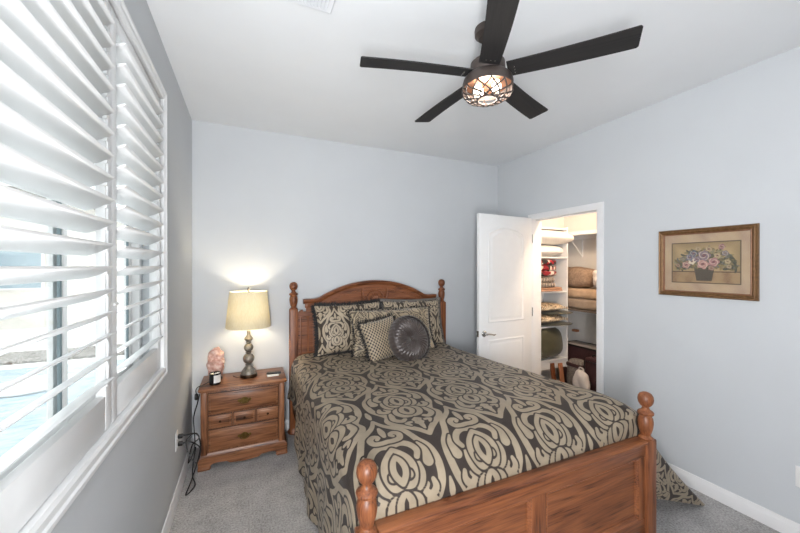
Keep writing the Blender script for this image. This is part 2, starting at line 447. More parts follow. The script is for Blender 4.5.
# ------------------------------------------------------------------ bed
BX, FYc, HYc = 1.590, 1.13, 3.236
bed = thing('bed', 'oak four-post bed with arched headboard and panelled footboard', 'bed', (BX, HYc, 0))
def fin(z):                                            # turned top of a post, from square shoulder at z
    return [(.034, z-.004), (.036, z+.004), (.027, z+.012), (.022, z+.018), (.027, z+.03), (.034, z+.058), (.037, z+.085), (.034, z+.108), (.026, z+.122),
            (.037, z+.128), (.039, z+.138), (.033, z+.146), (.022, z+.152), (.0165, z+.162), (.017, z+.168),
            (.026, z+.176), (.034, z+.190), (.0375, z+.207), (.035, z+.224), (.027, z+.238), (.014, z+.245), (.001, z+.247)]
def post(x, y, zs, hw, dz=0):
    g = G(); g.box(x-hw, x+hw, y-hw, y+hw, .0, zs, .007)
    g.lathe(fin(zs), (x, y, 0), 28)
    return g.done('post', 'bedz', bed, smooth=40)
yl = 0.0                                               # local y of headboard
for sx in (-1, 1):
    post(sx*.784, yl, 1.128, .037)
    post(sx*.788, FYc-HYc, .598, .037)
# headboard panel
def arch(n, hw, z0, z1, x0=-1, x1=1):
    R = (hw*hw + (z1-z0)**2)/(2*(z1-z0)); zc = z1-R; a0 = math.asin(hw/R)
    return [(R*math.sin(a0*(2*i/n-1)), zc+R*math.cos(a0*(2*i/n-1))) for i in range(n+1)]
ar = arch(40, .565, 1.185, 1.352)
poly = [(-.748, .30), (-.748, 1.095), (-.725, 1.112), (-.705, 1.118), (-.70, 1.10), (-.672, 1.10), (-.672, 1.185)] + ar + \
       [(.672, 1.185), (.672, 1.10), (.70, 1.10), (.705, 1.118), (.725, 1.112), (.748, 1.095), (.748, .30)]
g = G(); g.prism(poly, lambda x, z: (x, yl+.014, z), lambda x, z: (x, yl-.010, z)); hbp = g.done('headboard_panel', 'bedx', bed, smooth=30)
# arch cornice and straight shoulders
prof = [(-.016, -.016), (-.016, .020), (-.002, .026), (.006, .034), (.020, .036), (.026, .030), (.026, -.016)]
path = [(-.700, 1.188), (-.60, 1.188)] + [p for p in ar[1:-1]] + [(.60, 1.188), (.700, 1.188)]
G().mold(path, prof, lambda u, v, h: (u, yl-h, v)).done('arch_moulding', 'bedx', bed, smooth=35)
ar2 = arch(36, .50, 1.165, 1.292)
G().mold(ar2, [(-.006, .008), (-.004, .016), (.004, .016), (.006, .008)], lambda u, v, h: (u, yl-h, v)).done('arch_bead', 'bedx', bed, smooth=40)
for sx in (-1, 1):                                     # side pilaster blocks under the shoulders, and raised side panels
    G().box(sx*.664-.022, sx*.664+.022, yl-.028, yl-.008, 1.135, 1.178, .006).done('shoulder_block', 'bedx', bed)
    g = G(); q0, q1 = sx*.688-.038, sx*.688+.038
    g.mold([(q0, .55), (q1, .55), (q1, 1.06), (q0, 1.06)], [(0, .009), (0, .015), (.004, .016), (.010, .012), (.012, .009)], lambda u, v, h: (u, yl-h, v), closed=True)
    g.done('side_panel_moulding', 'bedz', bed, smooth=30)
    G().box(sx*.60-.012, sx*.60+.012, yl-.020, yl-.008, .5, 1.13, .005).done('side_stile', 'bedz', bed)
# carved centre: two slim brackets round a shell with a rosette
g = G()
for sx in (-1, 1):
    g.tube([(sx*.105, yl-.014, 1.12), (sx*.115, yl-.022, 1.18), (sx*.135, yl-.022, 1.25), (sx*.125, yl-.014, 1.30)], [.009, .013, .013, .007], 8, 5)
    g.tube([(sx*.075, yl-.014, 1.12), (sx*.085, yl-.020, 1.18), (sx*.075, yl-.020, 1.235), (sx*.04, yl-.018, 1.268), (0, yl-.018, 1.278)], .009, 8, 5)
for i in range(9):
    a = PI*(i+.5)/9
    g.tube([(0, yl-.016, 1.165), (.035*math.cos(a), yl-.028, 1.165+.042*math.sin(a)), (.066*math.cos(a), yl-.018, 1.165+.080*math.sin(a))], [.006, .012, .005], 8, 4)
g.lathe([(.001, -.016), (.012, -.012), (.017, 0), (.001, .002)], (0, yl-.016, 1.165), 16, Matrix.Rotation(PI/2, 4, 'X'))
g.done('carved_shell', 'bedx', bed, smooth=60)
# footboard
yf = FYc-HYc
G().box(-.751, .751, yf-.022, yf+.022, .515, .582, .004).done('top_rail', 'bedx', bed)
G().mold([(-.751, .594), (.751, .594)], [(-.014, -.030), (-.014, .030), (-.008, .035), (.002, .035), (.006, .030), (.006, -.030), (.002, -.035), (-.008, -.035)],
         lambda u, v, h: (u, yf-h, v)).done('rail_cap', 'bedx', bed, smooth=40)
G().box(-.751, .751, yf-.020, yf+.020, .10, .19, .004).done('bottom_rail', 'bedx', bed)
xs = [-.751, -.262, .262, .751]
for x in (0, -.726, .726):
    hw = .042 if abs(x) < .5 else .025
    G().box(x-hw, x+hw, yf-.020, yf+.020, .19, .515, .003).done('stile', 'bedz', bed)
for a, b in ((-.701, -.042), (.042, .701)):
    pn = G().box(a, b, yf-.006, yf+.010, .19, .515).done('footboard_panel', 'bedx', bed, smooth=0)
    g = G(); g.mold([(a, .19), (b, .19), (b, .515), (a, .515)], [(0, -.006), (0, .019), (.004, .022), (.009, .018), (.012, .012), (.018, .009), (.020, .004), (.020, -.006)], lambda u, v, h: (u, yf-h, v), closed=True)
    g.done('panel_moulding', 'bedx', pn, smooth=30)
for sx in (-1, 1):
    G().box(sx*.784-.014, sx*.784+.014, yf+.03, yl-.03, .20, .36, .004).done('side_rail', 'bedx', bed)
    # turned-out bracket foot at the head
    G().lathe([(.05, 0), (.055, .012), (.045, .03), (.037, .05)], (sx*.784, yl-.002, 0), 20).done('foot', 'bedx', bed)
# box spring and mattress
bs = tag(G().box(BX-.755, BX+.755, 1.22, 3.19, .20, .40, .03, 3).done('box_spring', 'mattress'), 'fabric box spring under the mattress inside the bed', 'box spring')
mt = tag(G().box(BX-.755, BX+.755, 1.34, 3.19, .40, .575, .05, 4).done('mattress', 'mattress'), 'mattress on the bed hidden beneath the damask comforter', 'mattress')

# ------------------------------------------------------------------ damask pattern field
def dense(pts, n=10):
    P = [np.array(p, float) for p in pts]; out = []
    for i in range(len(P)-1):
        p0, p1, p2, p3 = P[max(i-1,0)], P[i], P[i+1], P[min(i+2,len(P)-1)]
        for q in range(n):
            t = q/n; out.append(.5*((2*p1)+(p2-p0)*t+(2*p0-5*p1+4*p2-p3)*t*t+(3*p1-p0-3*p2+p3)*t**3))
    out.append(P[-1]); return np.array(out)
# strokes (x, y, half width) in cm, cell half width 20.5, drop kernel at (0,0); later strokes cut into earlier ones
CART = [(0,-39.5,1.0),(3.5,-35.2,1.4),(8.2,-30.8,1.5),(12.4,-26.6,1.5),(13.9,-22.4,1.5),(12.3,-17.5,1.5),(14.3,-12.5,1.5),(16.8,-7,1.6),(17.6,0,1.6),(16.4,6.5,1.6),
        (13.2,11.5,1.5),(11.6,15.5,1.4),(10.2,19.2,1.4),(7.4,22.8,1.4),(4.0,26.2,1.2),(1.6,30,1.0),(0,34.5,.7)]
ST = [
 [(0,-24.2,.7),(1.7,-27.2,1.4),(0,-31.0,1.2),(0,-35,.5)],
 [(3.9,-27.6,.9),(6.2,-28.0,1.0),(5.0,-30.6,.5)],
 [(9.0,-13.6,.9),(10.0,-17.6,1.3),(10.4,-22.0,1.4),(7.5,-24.8,1.4),(5.2,-23.4,1.0)],
 [(12.9,-6.6,.8),(13.4,-9.6,1.3),(10.9,-11.8,1.4),(8.6,-9.8,1.2),(9.9,-7.8,.9)],
 [(12.2,10.0,.4),(14.0,5.8,1.2),(13.3,.6,2.2)],
 [(20.5,-7.5,.4),(20.5,-12,1.3),(20.5,-16,.4)],
 [(8.9,1.2,.6),(9.2,-3.0,1.1),(7.7,-6.8,1.2),(4.4,-9.2,.9)],
 [(.6,10.8,1.2),(4.4,11.8,1.4),(8.2,10.0,1.4),(10.3,6.4,1.3),(9.2,3.4,1.1)],
 [(0,14.4,1.2),(2.8,14.2,1.2),(6.0,15.0,1.3),(6.8,17.8,1.3),(4.8,19.9,1.2),(2.7,18.8,.9),(3.7,17.3,.8)],
 [(0,18.4,.8),(0,22.0,1.4),(0,26.0,.6)],
 [(2.8,-9.6,.8),(5.6,-11.8,1.3),(6.3,-16.0,1.4),(4.4,-20.0,1.4),(1.1,-21.2,1.1)],
 [(0,-8.6,.8),(2.0,-11.2,1.2),(2.7,-14.4,1.3),(1.5,-17.4,1.2),(0,-18.6,1.0)],
 [(0,9.4,.8),(2.5,6.8,1.2),(5.1,3.6,1.3),(6.2,0,1.3),(5.6,-3.6,1.35),(3.8,-6.2,1.4),(1.2,-6.2,1.2),(0,-5.6,1.1)],
 [(4.5,-1.6,.3),(4.3,-3.0,.7),(3.4,-3.7,.5)],
 [(0,5.5,.7),(1.6,3.3,1.05),(2.5,.4,1.15),(2.1,-2.2,1.15),(.9,-4.2,1.1),(0,-5.3,1.0)],
]
CW, CH = .41, 1.02
def build_field(nx=206, ny=530):
    xs = (np.arange(nx)/nx)*41-20.5; ys = (np.arange(ny)/ny)*106-53
    Xg, Yg = np.meshgrid(xs, ys, indexing='ij'); best = np.full(Xg.shape, -3.)
    GAP = .85
    for cv in [dense(CART)] + [dense(q) for q in ST]:
        cur = np.full(Xg.shape, -9.)
        for mirror in (1, -1):
            for ox, oy in ((0,0), (20.5,53), (-20.5,53), (20.5,-53), (-20.5,-53), (41,0), (-41,0), (0,106), (0,-106)):
                px, py, pw = cv[:,0]*mirror+ox, cv[:,1]+oy, cv[:,2]
                if px.max() < -24 or px.min() > 24 or py.max() < -57 or py.min() > 57: continue
                ix = (xs > px.min()-5) & (xs < px.max()+5); iy = (ys > py.min()-5) & (ys < py.max()+5)
                if not ix.any() or not iy.any(): continue
                sx, sy = xs[ix][:,None], ys[iy][None,:]; sub = cur[np.ix_(ix, iy)]
                for i in range(len(px)-1):
                    dx, dy = px[i+1]-px[i], py[i+1]-py[i]; L = dx*dx+dy*dy+1e-9
                    t = np.clip(((sx-px[i])*dx+(sy-py[i])*dy)/L, 0, 1)
                    d = np.hypot(sx-px[i]-t*dx, sy-py[i]-t*dy)
                    sub = np.maximum(sub, pw[i]+(pw[i+1]-pw[i])*t-d)
                cur[np.ix_(ix, iy)] = sub
        cur = cur+.16
        best = np.maximum(np.minimum(best, -cur-GAP), cur)
    return best/100.
FIELD = build_field()
def damask(u, v, s=1.0):
    """signed field in metres at fabric coordinates (arrays)"""
    nx, ny = FIELD.shape
    a = ((u/s/CW+.5) % 1)*nx; b = ((v/s/CH+.5) % 1)*ny
    i = np.floor(a).astype(int); j = np.floor(b).astype(int); fa, fb = a-i, b-j
    i0, i1, j0, j1 = i % nx, (i+1) % nx, j % ny, (j+1) % ny
    return s*((FIELD[i0,j0]*(1-fa)+FIELD[i1,j0]*fa)*(1-fb)+(FIELD[i0,j1]*(1-fa)+FIELD[i1,j1]*fa)*fb)
def set_pat(o, arr):
    at = o.data.attributes.new('pat', 'FLOAT', 'POINT'); at.data.foreach_set('value', np.asarray(arr, np.float32).ravel())
def np_mesh(name, P, m, parent=None, closed=None):
    """P: (nu, nv, 3) array -> grid mesh"""
    nu, nv, _ = P.shape
    idx = np.arange(nu*nv).reshape(nu, nv)
    q = np.stack([idx[:-1,:-1], idx[1:,:-1], idx[1:,1:], idx[:-1,1:]], -1).reshape(-1, 4)
    me = bpy.data.meshes.new(name)
    me.vertices.add(nu*nv); me.vertices.foreach_set('co', P.astype(np.float32).ravel())
    me.loops.add(q.size); me.loops.foreach_set('vertex_index', q.ravel().astype(np.int32))
    me.polygons.add(len(q)); me.polygons.foreach_set('loop_start', np.arange(0, q.size, 4, dtype=np.int32))
    me.polygons.foreach_set('use_smooth', np.ones(len(q), bool))
    me.update(calc_edges=True); me.validate()
    me.materials.append(M[m] if isinstance(m, str) else m)
    o = bpy.data.objects.new(name, me); COL.objects.link(o)
    if parent: o.parent = parent
    return o

# ------------------------------------------------------------------ comforter
def vnoise(x, y, s):                                   # cheap smooth pseudo noise
    r = np.random.RandomState(s); o = 0
    for i in range(6):
        a, b, p = r.uniform(-1, 1), r.uniform(-1, 1), r.uniform(0, 6.28)
        o = o + np.sin((a*x+b*y)*(i+1.5)*1.1+p)/(i+1)
    return o/2.2
def sstep(t): t = np.clip(t, 0, 1); return t*t*(3-2*t)
def comforter():
    nu, n1, n2, n3 = 640, 300, 150, 40                 # across; along: flat part, foot roll, end face
    YR, YE = 1.47, 1.172
    yv = np.concatenate([np.linspace(3.19, YR, n1)[:-1], YE+(YR-YE)*np.sin(np.linspace(PI/2, 0, n2))[:-1]*1.0, np.full(n3, YE)])
    nv = len(yv); kend = np.concatenate([np.zeros(nv-n3), np.linspace(0, 1, n3)])   # 0..1 down the end face
    kend[:nv-n3] = 0
    def ztop(y, rt):
        z = .706 + .046*sstep((3.0-y)/1.5)
        t = np.clip((YR-y)/(YR-YE), 0, 1)
        return z - (.185-.130*rt)*(1-np.sqrt(np.maximum(1-t**2.1, 0)))
    z0 = ztop(yv, 0) - kend*.15
    ds = np.hypot(np.diff(yv), np.diff(z0)); arc = np.concatenate([[0], np.cumsum(ds)])
    i0 = np.argmin(abs(yv-1.245)); vv = -(arc-arc[i0])  # v grows toward the head
    b = .80; nd = 155; nt = nu-2*nd
    P = np.zeros((nu, nv, 3)); U = np.zeros((nu, nv)); V = np.zeros((nu, nv))
    def edge_top(side):
        y = yv
        return ztop(y, 1.0 if side > 0 else .25) - kend*.15*(1.1 if side > 0 else 1)
    eL = eR = None
    for side in (-1, 1):
        r = .13 if side > 0 else .12
        y = yv; zt = edge_top(side)
        bb = b + (.015*sstep((2.4-y)/.8)+.06*sstep((1.8-y)/.6) if side > 0 else .005*np.ones_like(y))
        if side < 0:
            zh = .055 + .02*np.sin(y*9) + .30*sstep((y-2.42)/.55); fl = .015 + .05*sstep((1.7-y)/.5)
        else:
            k = sstep((1.75-y)/.55)
            zh = (.06 + .02*np.sin(y*7))*(1-k) + .012*k; fl = .03 + .56*k
            fl = fl*(1-kend) + .03*kend; zh = zh*(1-kend) + .20*kend
        for q in range(nd):
            t = (q+1)/nd                               # 0 edge of flat, 1 hem
            arcL = .5*PI*r; drop = np.maximum(zt-r-zh, .02); tot = arcL+drop
            s = t*tot
            a = np.clip(s/r, 0, PI/2)
            x = bb-r + r*np.sin(a); z = zt - r + r*np.cos(a)
            d = np.clip((s-arcL)/drop, 0, 1)*(s > arcL)
            z = np.where(s > arcL, zt-r-(s-arcL), z)
            x = x + fl*d**1.15
            fold = (np.sin(y*13+side)+.6*np.sin(y*29+1.3*side))*.016*d**1.2*(1-.7*sstep((1.6-y)/.3))
            x = x + fold
            yo = y + .05*kend*d*(side > 0)
            i = nd+nt+q if side > 0 else nd-1-q
            P[i,:,0] = BX+side*x; P[i,:,1] = yo; P[i,:,2] = z
            U[i] = side*(bb-r+s+fl*d*.55); V[i] = vv - (kend*d*.48 if side > 0 else 0)
        if side < 0: eL = -(bb-r)
        else: eR = bb-r
    zl, zr = edge_top(-1), edge_top(1)
    for q in range(nt):
        t = q/(nt-1); x = eL*(1-t)+eR*t; i = nd+q
        w_ = np.clip((t-.45)/.55, 0, 1)
        zt = ztop(yv, .25*(1-t) + 0*t)*1.0
        zt = zl*(1-t)**1 + zr*t
        bowl = (ztop(yv, 0)-kend*.15) - (zl*(1-t)+zr*t)
        zt = zt + bowl*(1-abs(2*t-1)**3)
        P[i,:,0] = BX+x; P[i,:,1] = yv; P[i,:,2] = zt+.010*(1-(2*t-1)**2); U[i] = x; V[i] = vv
    X_, Y_ = P[:,:,0], P[:,:,1]
    P[:,:,2] += .005*vnoise(X_*5, Y_*5, 3)*np.clip((P[:,:,2]-.3)*4, 0, 1)
    P[:,:,2] = np.maximum(P[:,:,2], .014)
    warp = .005*vnoise(X_*3, Y_*3, 5)
    o = np_mesh('comforter', P, 'damask')
    set_pat(o, damask(U+CW/2+warp, V+warp))
    md = o.modifiers.new('thickness', 'SOLIDIFY'); md.thickness = .008; md.offset = -1
    return o
tag(comforter(), 'brown and beige damask comforter draped over the bed', 'comforter')

# ------------------------------------------------------------------ pillows
def pillow(name, label, cat, w, h, t, mtx, m, fieldfn, n=110, pinch=.07, seed=0, flange=0, fringe=None, group=None, wr=.006):
    root = thing(name, label, cat, mtx.to_translation(), group=group)
    loc = mtx.to_translation(); R = mtx.to_3x3()
    a = np.linspace(-1, 1, n); Ug, Vg = np.meshgrid(a, a, indexing='ij')
    prof = np.power(np.clip((1-np.abs(Ug)**2.6)*(1-np.abs(Vg)**2.6), 0, 1), .5)
    X = Ug*w/2*(1-pinch*(1-Vg**2)*np.abs(Ug)**3); Y = Vg*h/2*(1-pinch*(1-Ug**2)*np.abs(Vg)**3)
    wrk = vnoise(X*9, Y*9, 11+seed)*wr*prof
    Rn = np.array(R)
    P = []
    for sgn in (1, -1):
        Z = sgn*(prof*t/2+.003)+wrk
        Q = np.stack([X, Y, Z], -1)
        P.append(Q @ Rn.T)
    idx0 = P[0].shape[0]
    # front and back joined round the rim as one closed surface
    full = np.concatenate([P[0], P[1][::-1]], 0)
    o = np_mesh('cover', full, m, root)
    bm = bmesh.new(); bm.from_mesh(o.data)
    bmesh.ops.holes_fill(bm, edges=[e for e in bm.edges if e.is_boundary], sides=0)
    bm.to_mesh(o.data); bm.free()
    f = fieldfn(X, Y); set_pat(o, np.concatenate([f, f[::-1]], 0))
    rnd = random.Random(seed)
    if flange:
        g = G()
        ring_o, ring_i = [], []
        cnt = 80
        for i in range(cnt):
            s = i/cnt*4; e = int(s); q = (s-e)*2-1
            u, v = [(q, -1), (1, q), (-q, 1), (-1, -q)][e]
            x = u*w/2*(1-pinch*(1-v*v)*abs(u)**3); y = v*h/2*(1-pinch*(1-u*u)*abs(v)**3)
            d = Vector((u if abs(u) == 1 or e in (1, 3) else u**3, v if e in (0, 2) else v**3, 0))
            wv = .004*math.sin(i*1.3)
            ring_i.append(R @ Vector((x*.97, y*.97, wv))); ring_o.append(R @ (Vector((x, y, wv)) + d*flange))
        g.rings([ring_i, ring_o], cap=False)
        fo = g.done('flange', 'flange', root)
        md = fo.modifiers.new('thickness', 'SOLIDIFY'); md.thickness = .004; md.offset = 0
    if fringe:
        g = G(); ln, cnt = fringe
        for i in range(cnt):
            s = (i+rnd.random()*.6)/cnt*4; e = int(s) % 4; q = (s-int(s))*2-1
            u, v = [(q, -1), (1, q), (-q, 1), (-1, -q)][e]
            x = u*w/2*(1-pinch*(1-v*v)*abs(u)**3); y = v*h/2*(1-pinch*(1-u*u)*abs(v)**3)
            d = Vector([(0, -1, 0), (1, 0, 0), (0, 1, 0), (-1, 0, 0)][e]); tt = Vector((d.y, -d.x, 0))
            L = ln*rnd.uniform(.7, 1.15); k1 = rnd.uniform(-.5, .5); k2 = rnd.uniform(-.6, .6)
            p0 = Vector((x, y, rnd.uniform(-.008, .008))) - d*.006
            p1 = p0 + d*L*.55 + tt*k1*L*.3 + Vector((0, 0, k2*L*.4)); p2 = p1 + d*L*.5 + tt*k1*L*.5 + Vector((0, 0, k2*L*.3))
            wd = tt*.0034
            q = [R @ p for p in (p0-wd, p0+wd, p1-wd, p1+wd, p2)]
            V = [g.bm.verts.new(p) for p in q]
            g.bm.faces.new((V[0], V[1], V[3], V[2])); g.bm.faces.new((V[2], V[3], V[4]))
        g.done('fringe', 'fringe', root, smooth=0)
    return root
def pose(x, y, z, lean, yaw=0, roll=0):
    """upright pillow: local x across, local y up, leaning back by `lean` degrees"""
    return Matrix.Translation((x, y, z)) @ Matrix.Rotation(math.radians(yaw), 4, 'Z') @ Matrix.Rotation(math.radians(90-lean), 4, 'X') @ Matrix.Rotation(math.radians(roll), 4, 'Z')
sh = lambda ph: (lambda X, Y: damask(X+CW/2*0+ph, Y+.02, .62))
pillow('pillow_sham', 'damask pillow sham with black fringe against the headboard, on the nightstand side', 'pillow', .64, .45, .15, pose(1.300, 3.105, .945, 15, 0, 1), 'sham', sh(.24*.62), seed=1, fringe=(.042, 1300))
pillow('pillow_sham', 'damask pillow sham with grey flange against the headboard, on the closet side', 'pillow', .64, .45, .15, pose(1.965, 3.105, .945, 15, 0, -1), 'sham', sh(-.17*.62), seed=2, flange=.03, fringe=(.022, 300))
def pais(X, Y):
    """scattered paisley commas with ringed hearts, painted one over another"""
    rnd = random.Random(12); best = np.full(X.shape, -.004)
    spots = []
    for i in range(6):
        for j in range(3): spots.append(((i-2.5)*.155+rnd.uniform(-.02, .02)+(j % 2)*.07, (j-1)*.145+rnd.uniform(-.018, .018)))
    rnd.shuffle(spots)
    for cx, cy in spots:
        an = rnd.uniform(0, 2*PI); sc = rnd.uniform(1.5, 2.1); fl = rnd.choice((-1, 1)); ca, sa = math.cos(an), math.sin(an)
        p = ((X-cx)*ca+(Y-cy)*sa)/sc; q = fl*(-(X-cx)*sa+(Y-cy)*ca)/sc
        d = np.full(X.shape, 9.)
        for t in np.linspace(0, 1, 12):                 # comma: fat head tapering along a hook
            x0, y0 = -.016+.062*t, .030*t*t-.004; r = .026*(1-t)**.8+.003
            d = np.minimum(d, np.hypot(p-x0, q-y0)-r)
        wob = .0022*np.sin(np.arctan2(q, p+.016)*11)
        cur = -(d*sc+wob)                                   # >0 inside
        band = np.minimum(cur, .013-cur)                # outer ring light
        core = np.minimum(cur-.024, .03-cur+.02)
        band = np.maximum(band, core)
        best = np.where(cur > -.004, band, best)
    fill = .0025*np.sin(X*230+3*np.sin(Y*60))*np.sin(Y*210+2*np.sin(X*70))
    return np.where(best <= -.0039, fill, best)
pillow('throw_pillow', 'beige paisley throw pillow with black fringe propped in front of the shams', 'pillow', .82, .41, .14, pose(1.675, 2.945, .918, 19, 0, 0), 'paisley', pais, n=220, seed=3, fringe=(.034, 600))
def lat(X, Y):
    s = .0135; a = (X/s) ; b = (Y/s*.8)
    p = (np.floor(a)+np.floor(b)) % 2
    fx = np.minimum(a-np.floor(a), 1-(a-np.floor(a))); fy = np.minimum(b-np.floor(b), 1-(b-np.floor(b)))
    return np.where(p > 0, 1, -1)*np.minimum(fx, fy)*s*.8 + .0006
pillow('throw_pillow', 'small tan and black lattice-weave throw pillow beside the round pillow', 'pillow', .35, .35, .13, pose(1.500, 2.785, .882, 22, 8, 9), 'check', lat, n=300, seed=4, fringe=(.042, 420))
# round pleated pillow
rp = thing('round_pillow', 'round pewter satin pleated pillow with button centre on the bed', 'pillow', (1.705, 2.655, .89))
Rm = (Matrix.Rotation(math.radians(14), 4, 'Z') @ Matrix.Rotation(math.radians(68), 4, 'X'))
def rpf(side):
    g = G()
    def fn(i, j):
        a = 2*PI*i; t = j; r = .19*t
        z = .062*math.sqrt(max(0, 1-max(0, (t-.55)/.45)**2)) - .040*math.exp(-(t/.22)**2)
        pl = .0048*math.cos(a*34)*(math.sin(PI*min(1, t*1.05)))**.6
        return Rm @ Vector((r*math.cos(a), r*math.sin(a), side*(z+pl)))
    return g.grid(fn, 352, 26, True)
rpf(1).done('face', 'satin', rp, smooth=180); rpf(-1).done('back', 'satin', rp, smooth=180)
g = G()
rings = []
for i in range(120):
    a = 2*PI*i/120; ring = []
    for j in range(8):
        b = -PI/2+PI*j/7; rr = .188+.016*math.cos(b)+.004*math.cos(a*38); ring.append(Rm @ Vector((rr*math.cos(a), rr*math.sin(a), .05*math.sin(b))))
    rings.append(ring)
g.rings(rings, closed=False, cap=False, loop=True); g.done('boxing', 'satin', rp, smooth=180)
G().lathe([(.001, .034), (.012, .034), (.017, .028), (.017, .022), (.01, .016)], (0,0,0), 20, Rm).done('button', 'satin', rp)

# ------------------------------------------------------------------ nightstand
NX, NY, NW, ND, NH = .0855, 2.892, .629, .385, .5985
ns = thing('nightstand', 'oak nightstand with drawers and brass pulls beside the bed', 'nightstand', (NX+NW/2, NY+ND/2, 0))
hw, hd = NW/2, ND/2; yf = -hd                           # local front is -y
cw = hw-.022                                            # carcass half width
G().box(-cw, cw, yf+.026, hd-.005, .085, NH-.022, .003).done('body', 'woodz', ns)
g = G(); pr = [(-hw, 0), (hw, 0)]
g.box(-hw, hw, yf, hd, NH-.012, NH, .004); g.box(-hw+.006, hw-.006, yf+.006, hd, NH-.022, NH-.010, .005)
g.done('top', 'woodx', ns)
for sx in (-1, 1):                                      # fluted corner stiles
    G().box(sx*(cw-.018)-.024, sx*(cw-.018)+.022, yf+.016, yf+.034, .10, NH-.024, .008, 3).done('corner_stile', 'woodz', ns)
# base moulding, scalloped apron and bracket feet
def base_outline():
    L = [(-hw, 0), (-hw, .085), (hw, .085), (hw, 0), (hw-.075, 0), (hw-.085, .012), (hw-.080, .028), (hw-.095, .040), (hw-.13, .044), (hw-.19, .040), (.10, .024), (.05, .020)]
    Rr = [(-x, z) for x, z in L[4:]][::-1]
    return L + [(0, .016)] + Rr
g = G(); g.prism(base_outline(), lambda x, z: (x, yf+.020, z), lambda x, z: (x, yf+.002, z)); g.done('apron', 'woodx', ns, smooth=25)
g = G()
prof = [(0, .080), (0, .088), (.004, .092), (.012, .096), (.020, .108), (.022, .118), (.030, .118), (.030, .080)]
rs = []
for x, y, sx, sy in ((-hw, hd, 1, 0), (-hw, yf, 1, 1), (hw, yf, -1, 1), (hw, hd, -1, 0)):
    rs.append([(x+sx*o, y+sy*o, z) for o, z in prof])
g.rings(rs); g.done('base_moulding', 'woodx', ns, smooth=25)
for sx in (-1, 1):
    g = G(); g.prism([(yf+.021, 0), (yf+.021, .079), (hd-.002, .079), (hd-.002, 0), (hd-.08, 0), (hd-.1, .04), (yf+.11, .04), (yf+.09, 0)],
                     lambda y, z: (sx*(hw-.002), y, z), lambda y, z: (sx*(hw-.020), y, z)); g.done('side_foot', 'woody', ns, smooth=25)
    G().box(sx*hw-sx*.078, sx*hw+sx*.003, yf-.002, yf+.022, 0, .022, .006).done('foot_pad', 'woodx', ns)
def drawer(x0, x1, z0, z1, pull):
    y = yf+.026
    g = G(); g.box(x0, x1, y-.012, y+.006, z0, z1, .003); g.box(x0+.012, x1-.012, y-.017, y-.008, z0+.012, z1-.012, .005)
    d = g.done('drawer', 'woodx', ns, smooth=30)
    G().box(x0-.004, x1+.004, y-.0015, y+.004, z0-.004, z1+.004).done('gap_shade', 'gap_dark', d, smooth=0)  # thin dark slab painting the gap shade round the drawer front
    xc, zc = (x0+x1)/2, (z0+z1)/2; yy = y-.018
    if pull == 'bail':
        g = G()
        poly = [(-.050, .004), (-.040, .015), (-.026, .010), (-.015, .021), (0, .025), (.015, .021), (.026, .010), (.040, .015), (.050, .004), (.042, -.010), (.028, -.007), (.014, -.018), (0, -.026), (-.014, -.018), (-.028, -.007), (-.042, -.010)]
        g.prism(poly, lambda x, z: (xc+x, yy+.002, zc+z), lambda x, z: (xc+x, yy-.002, zc+z))
        h = g.done('pull', 'brass', d, smooth=30)
        g = G(); g.tube([(xc-.032, yy, zc+.006), (xc-.034, yy-.012, zc), (xc-.024, yy-.017, zc-.014), (xc, yy-.018, zc-.018), (xc+.024, yy-.017, zc-.014), (xc+.034, yy-.012, zc), (xc+.032, yy, zc+.006)], .0036, 8, 6)
        for s in (-1, 1): g.lathe([(.001, -.010), (.006, -.008), (.006, .004), (.001, .004)], (xc+s*.032, yy, zc+.006), 12, Matrix.Rotation(-PI/2, 4, 'X'))
        g.done('bail', 'brass', h, smooth=40)
    else:
        G().lathe([(.001, -.022), (.008, -.021), (.0125, -.015), (.010, -.009), (.006, -.005), (.009, 0), (.001, .001)], (xc, yy, zc), 18, Matrix.Rotation(-PI/2, 4, 'X') @ Matrix.Scale(-1, 4, (0,0,1))).done('knob', 'knob', d)
dw = cw-.046
drawer(-dw, dw, .405, .560, 'bail')
q3 = 2*dw/3
for i in range(3): drawer(-dw+i*q3+.008*(i > 0), -dw+(i+1)*q3-.008*(i < 2), .300, .392, 'knob')
drawer(-dw, dw, .132, .287, 'bail')

# ------------------------------------------------------------------ on the nightstand
lx, ly = .43, 3.115
lt = thing('table_lamp', 'pewter stacked-ball table lamp with linen drum shade on the nightstand', 'lamp', (lx, ly, NH))
prof = [(.001, 0), (.066, 0), (.068, .006), (.066, .020), (.060, .024)]
G().lathe(prof + [(.001, .024)], seg=40).done('base', 'knob', lt)
def ball(zc, r, hh, n=8): return [(r*math.cos(-PI/2*.78+PI*.78*i/n), zc+hh*math.sin(-PI/2*.78+PI*.78*i/n)) for i in range(n+1)]
prof = [(.001, .022), (.058, .022), (.060, .034), (.052, .050), (.038, .070), (.026, .086), (.021, .094), (.027, .100), (.021, .106)]
prof += ball(.150, .045, .045) + [(.019, .197), (.025, .202), (.019, .208)] + ball(.242, .037, .036) + [(.017, .279), (.022, .284), (.017, .290)]
prof += [(.026, .302), (.034, .314), (.030, .326), (.018, .336), (.014, .35), (.0135, .372), (.016, .378), (.012, .382), (.011, .43), (.001, .432)]
G().lathe(prof, seg=36).done('stem', 'bronze', lt, smooth=50)
def shade_prof(): return [(.172, .415), (.174, .418), (.145, .708), (.143, .711), (.141, .708), (.170, .418)]
g = G(); sp = shade_prof(); rs = [[(r*math.cos(2*PI*j/64), r*math.sin(2*PI*j/64), z) for r, z in sp] for j in range(64)]
g.rings(rs, closed=True, cap=False, loop=True); shd = g.done('lamp_shade', 'shade', lt, smooth=40)
g = G(); 
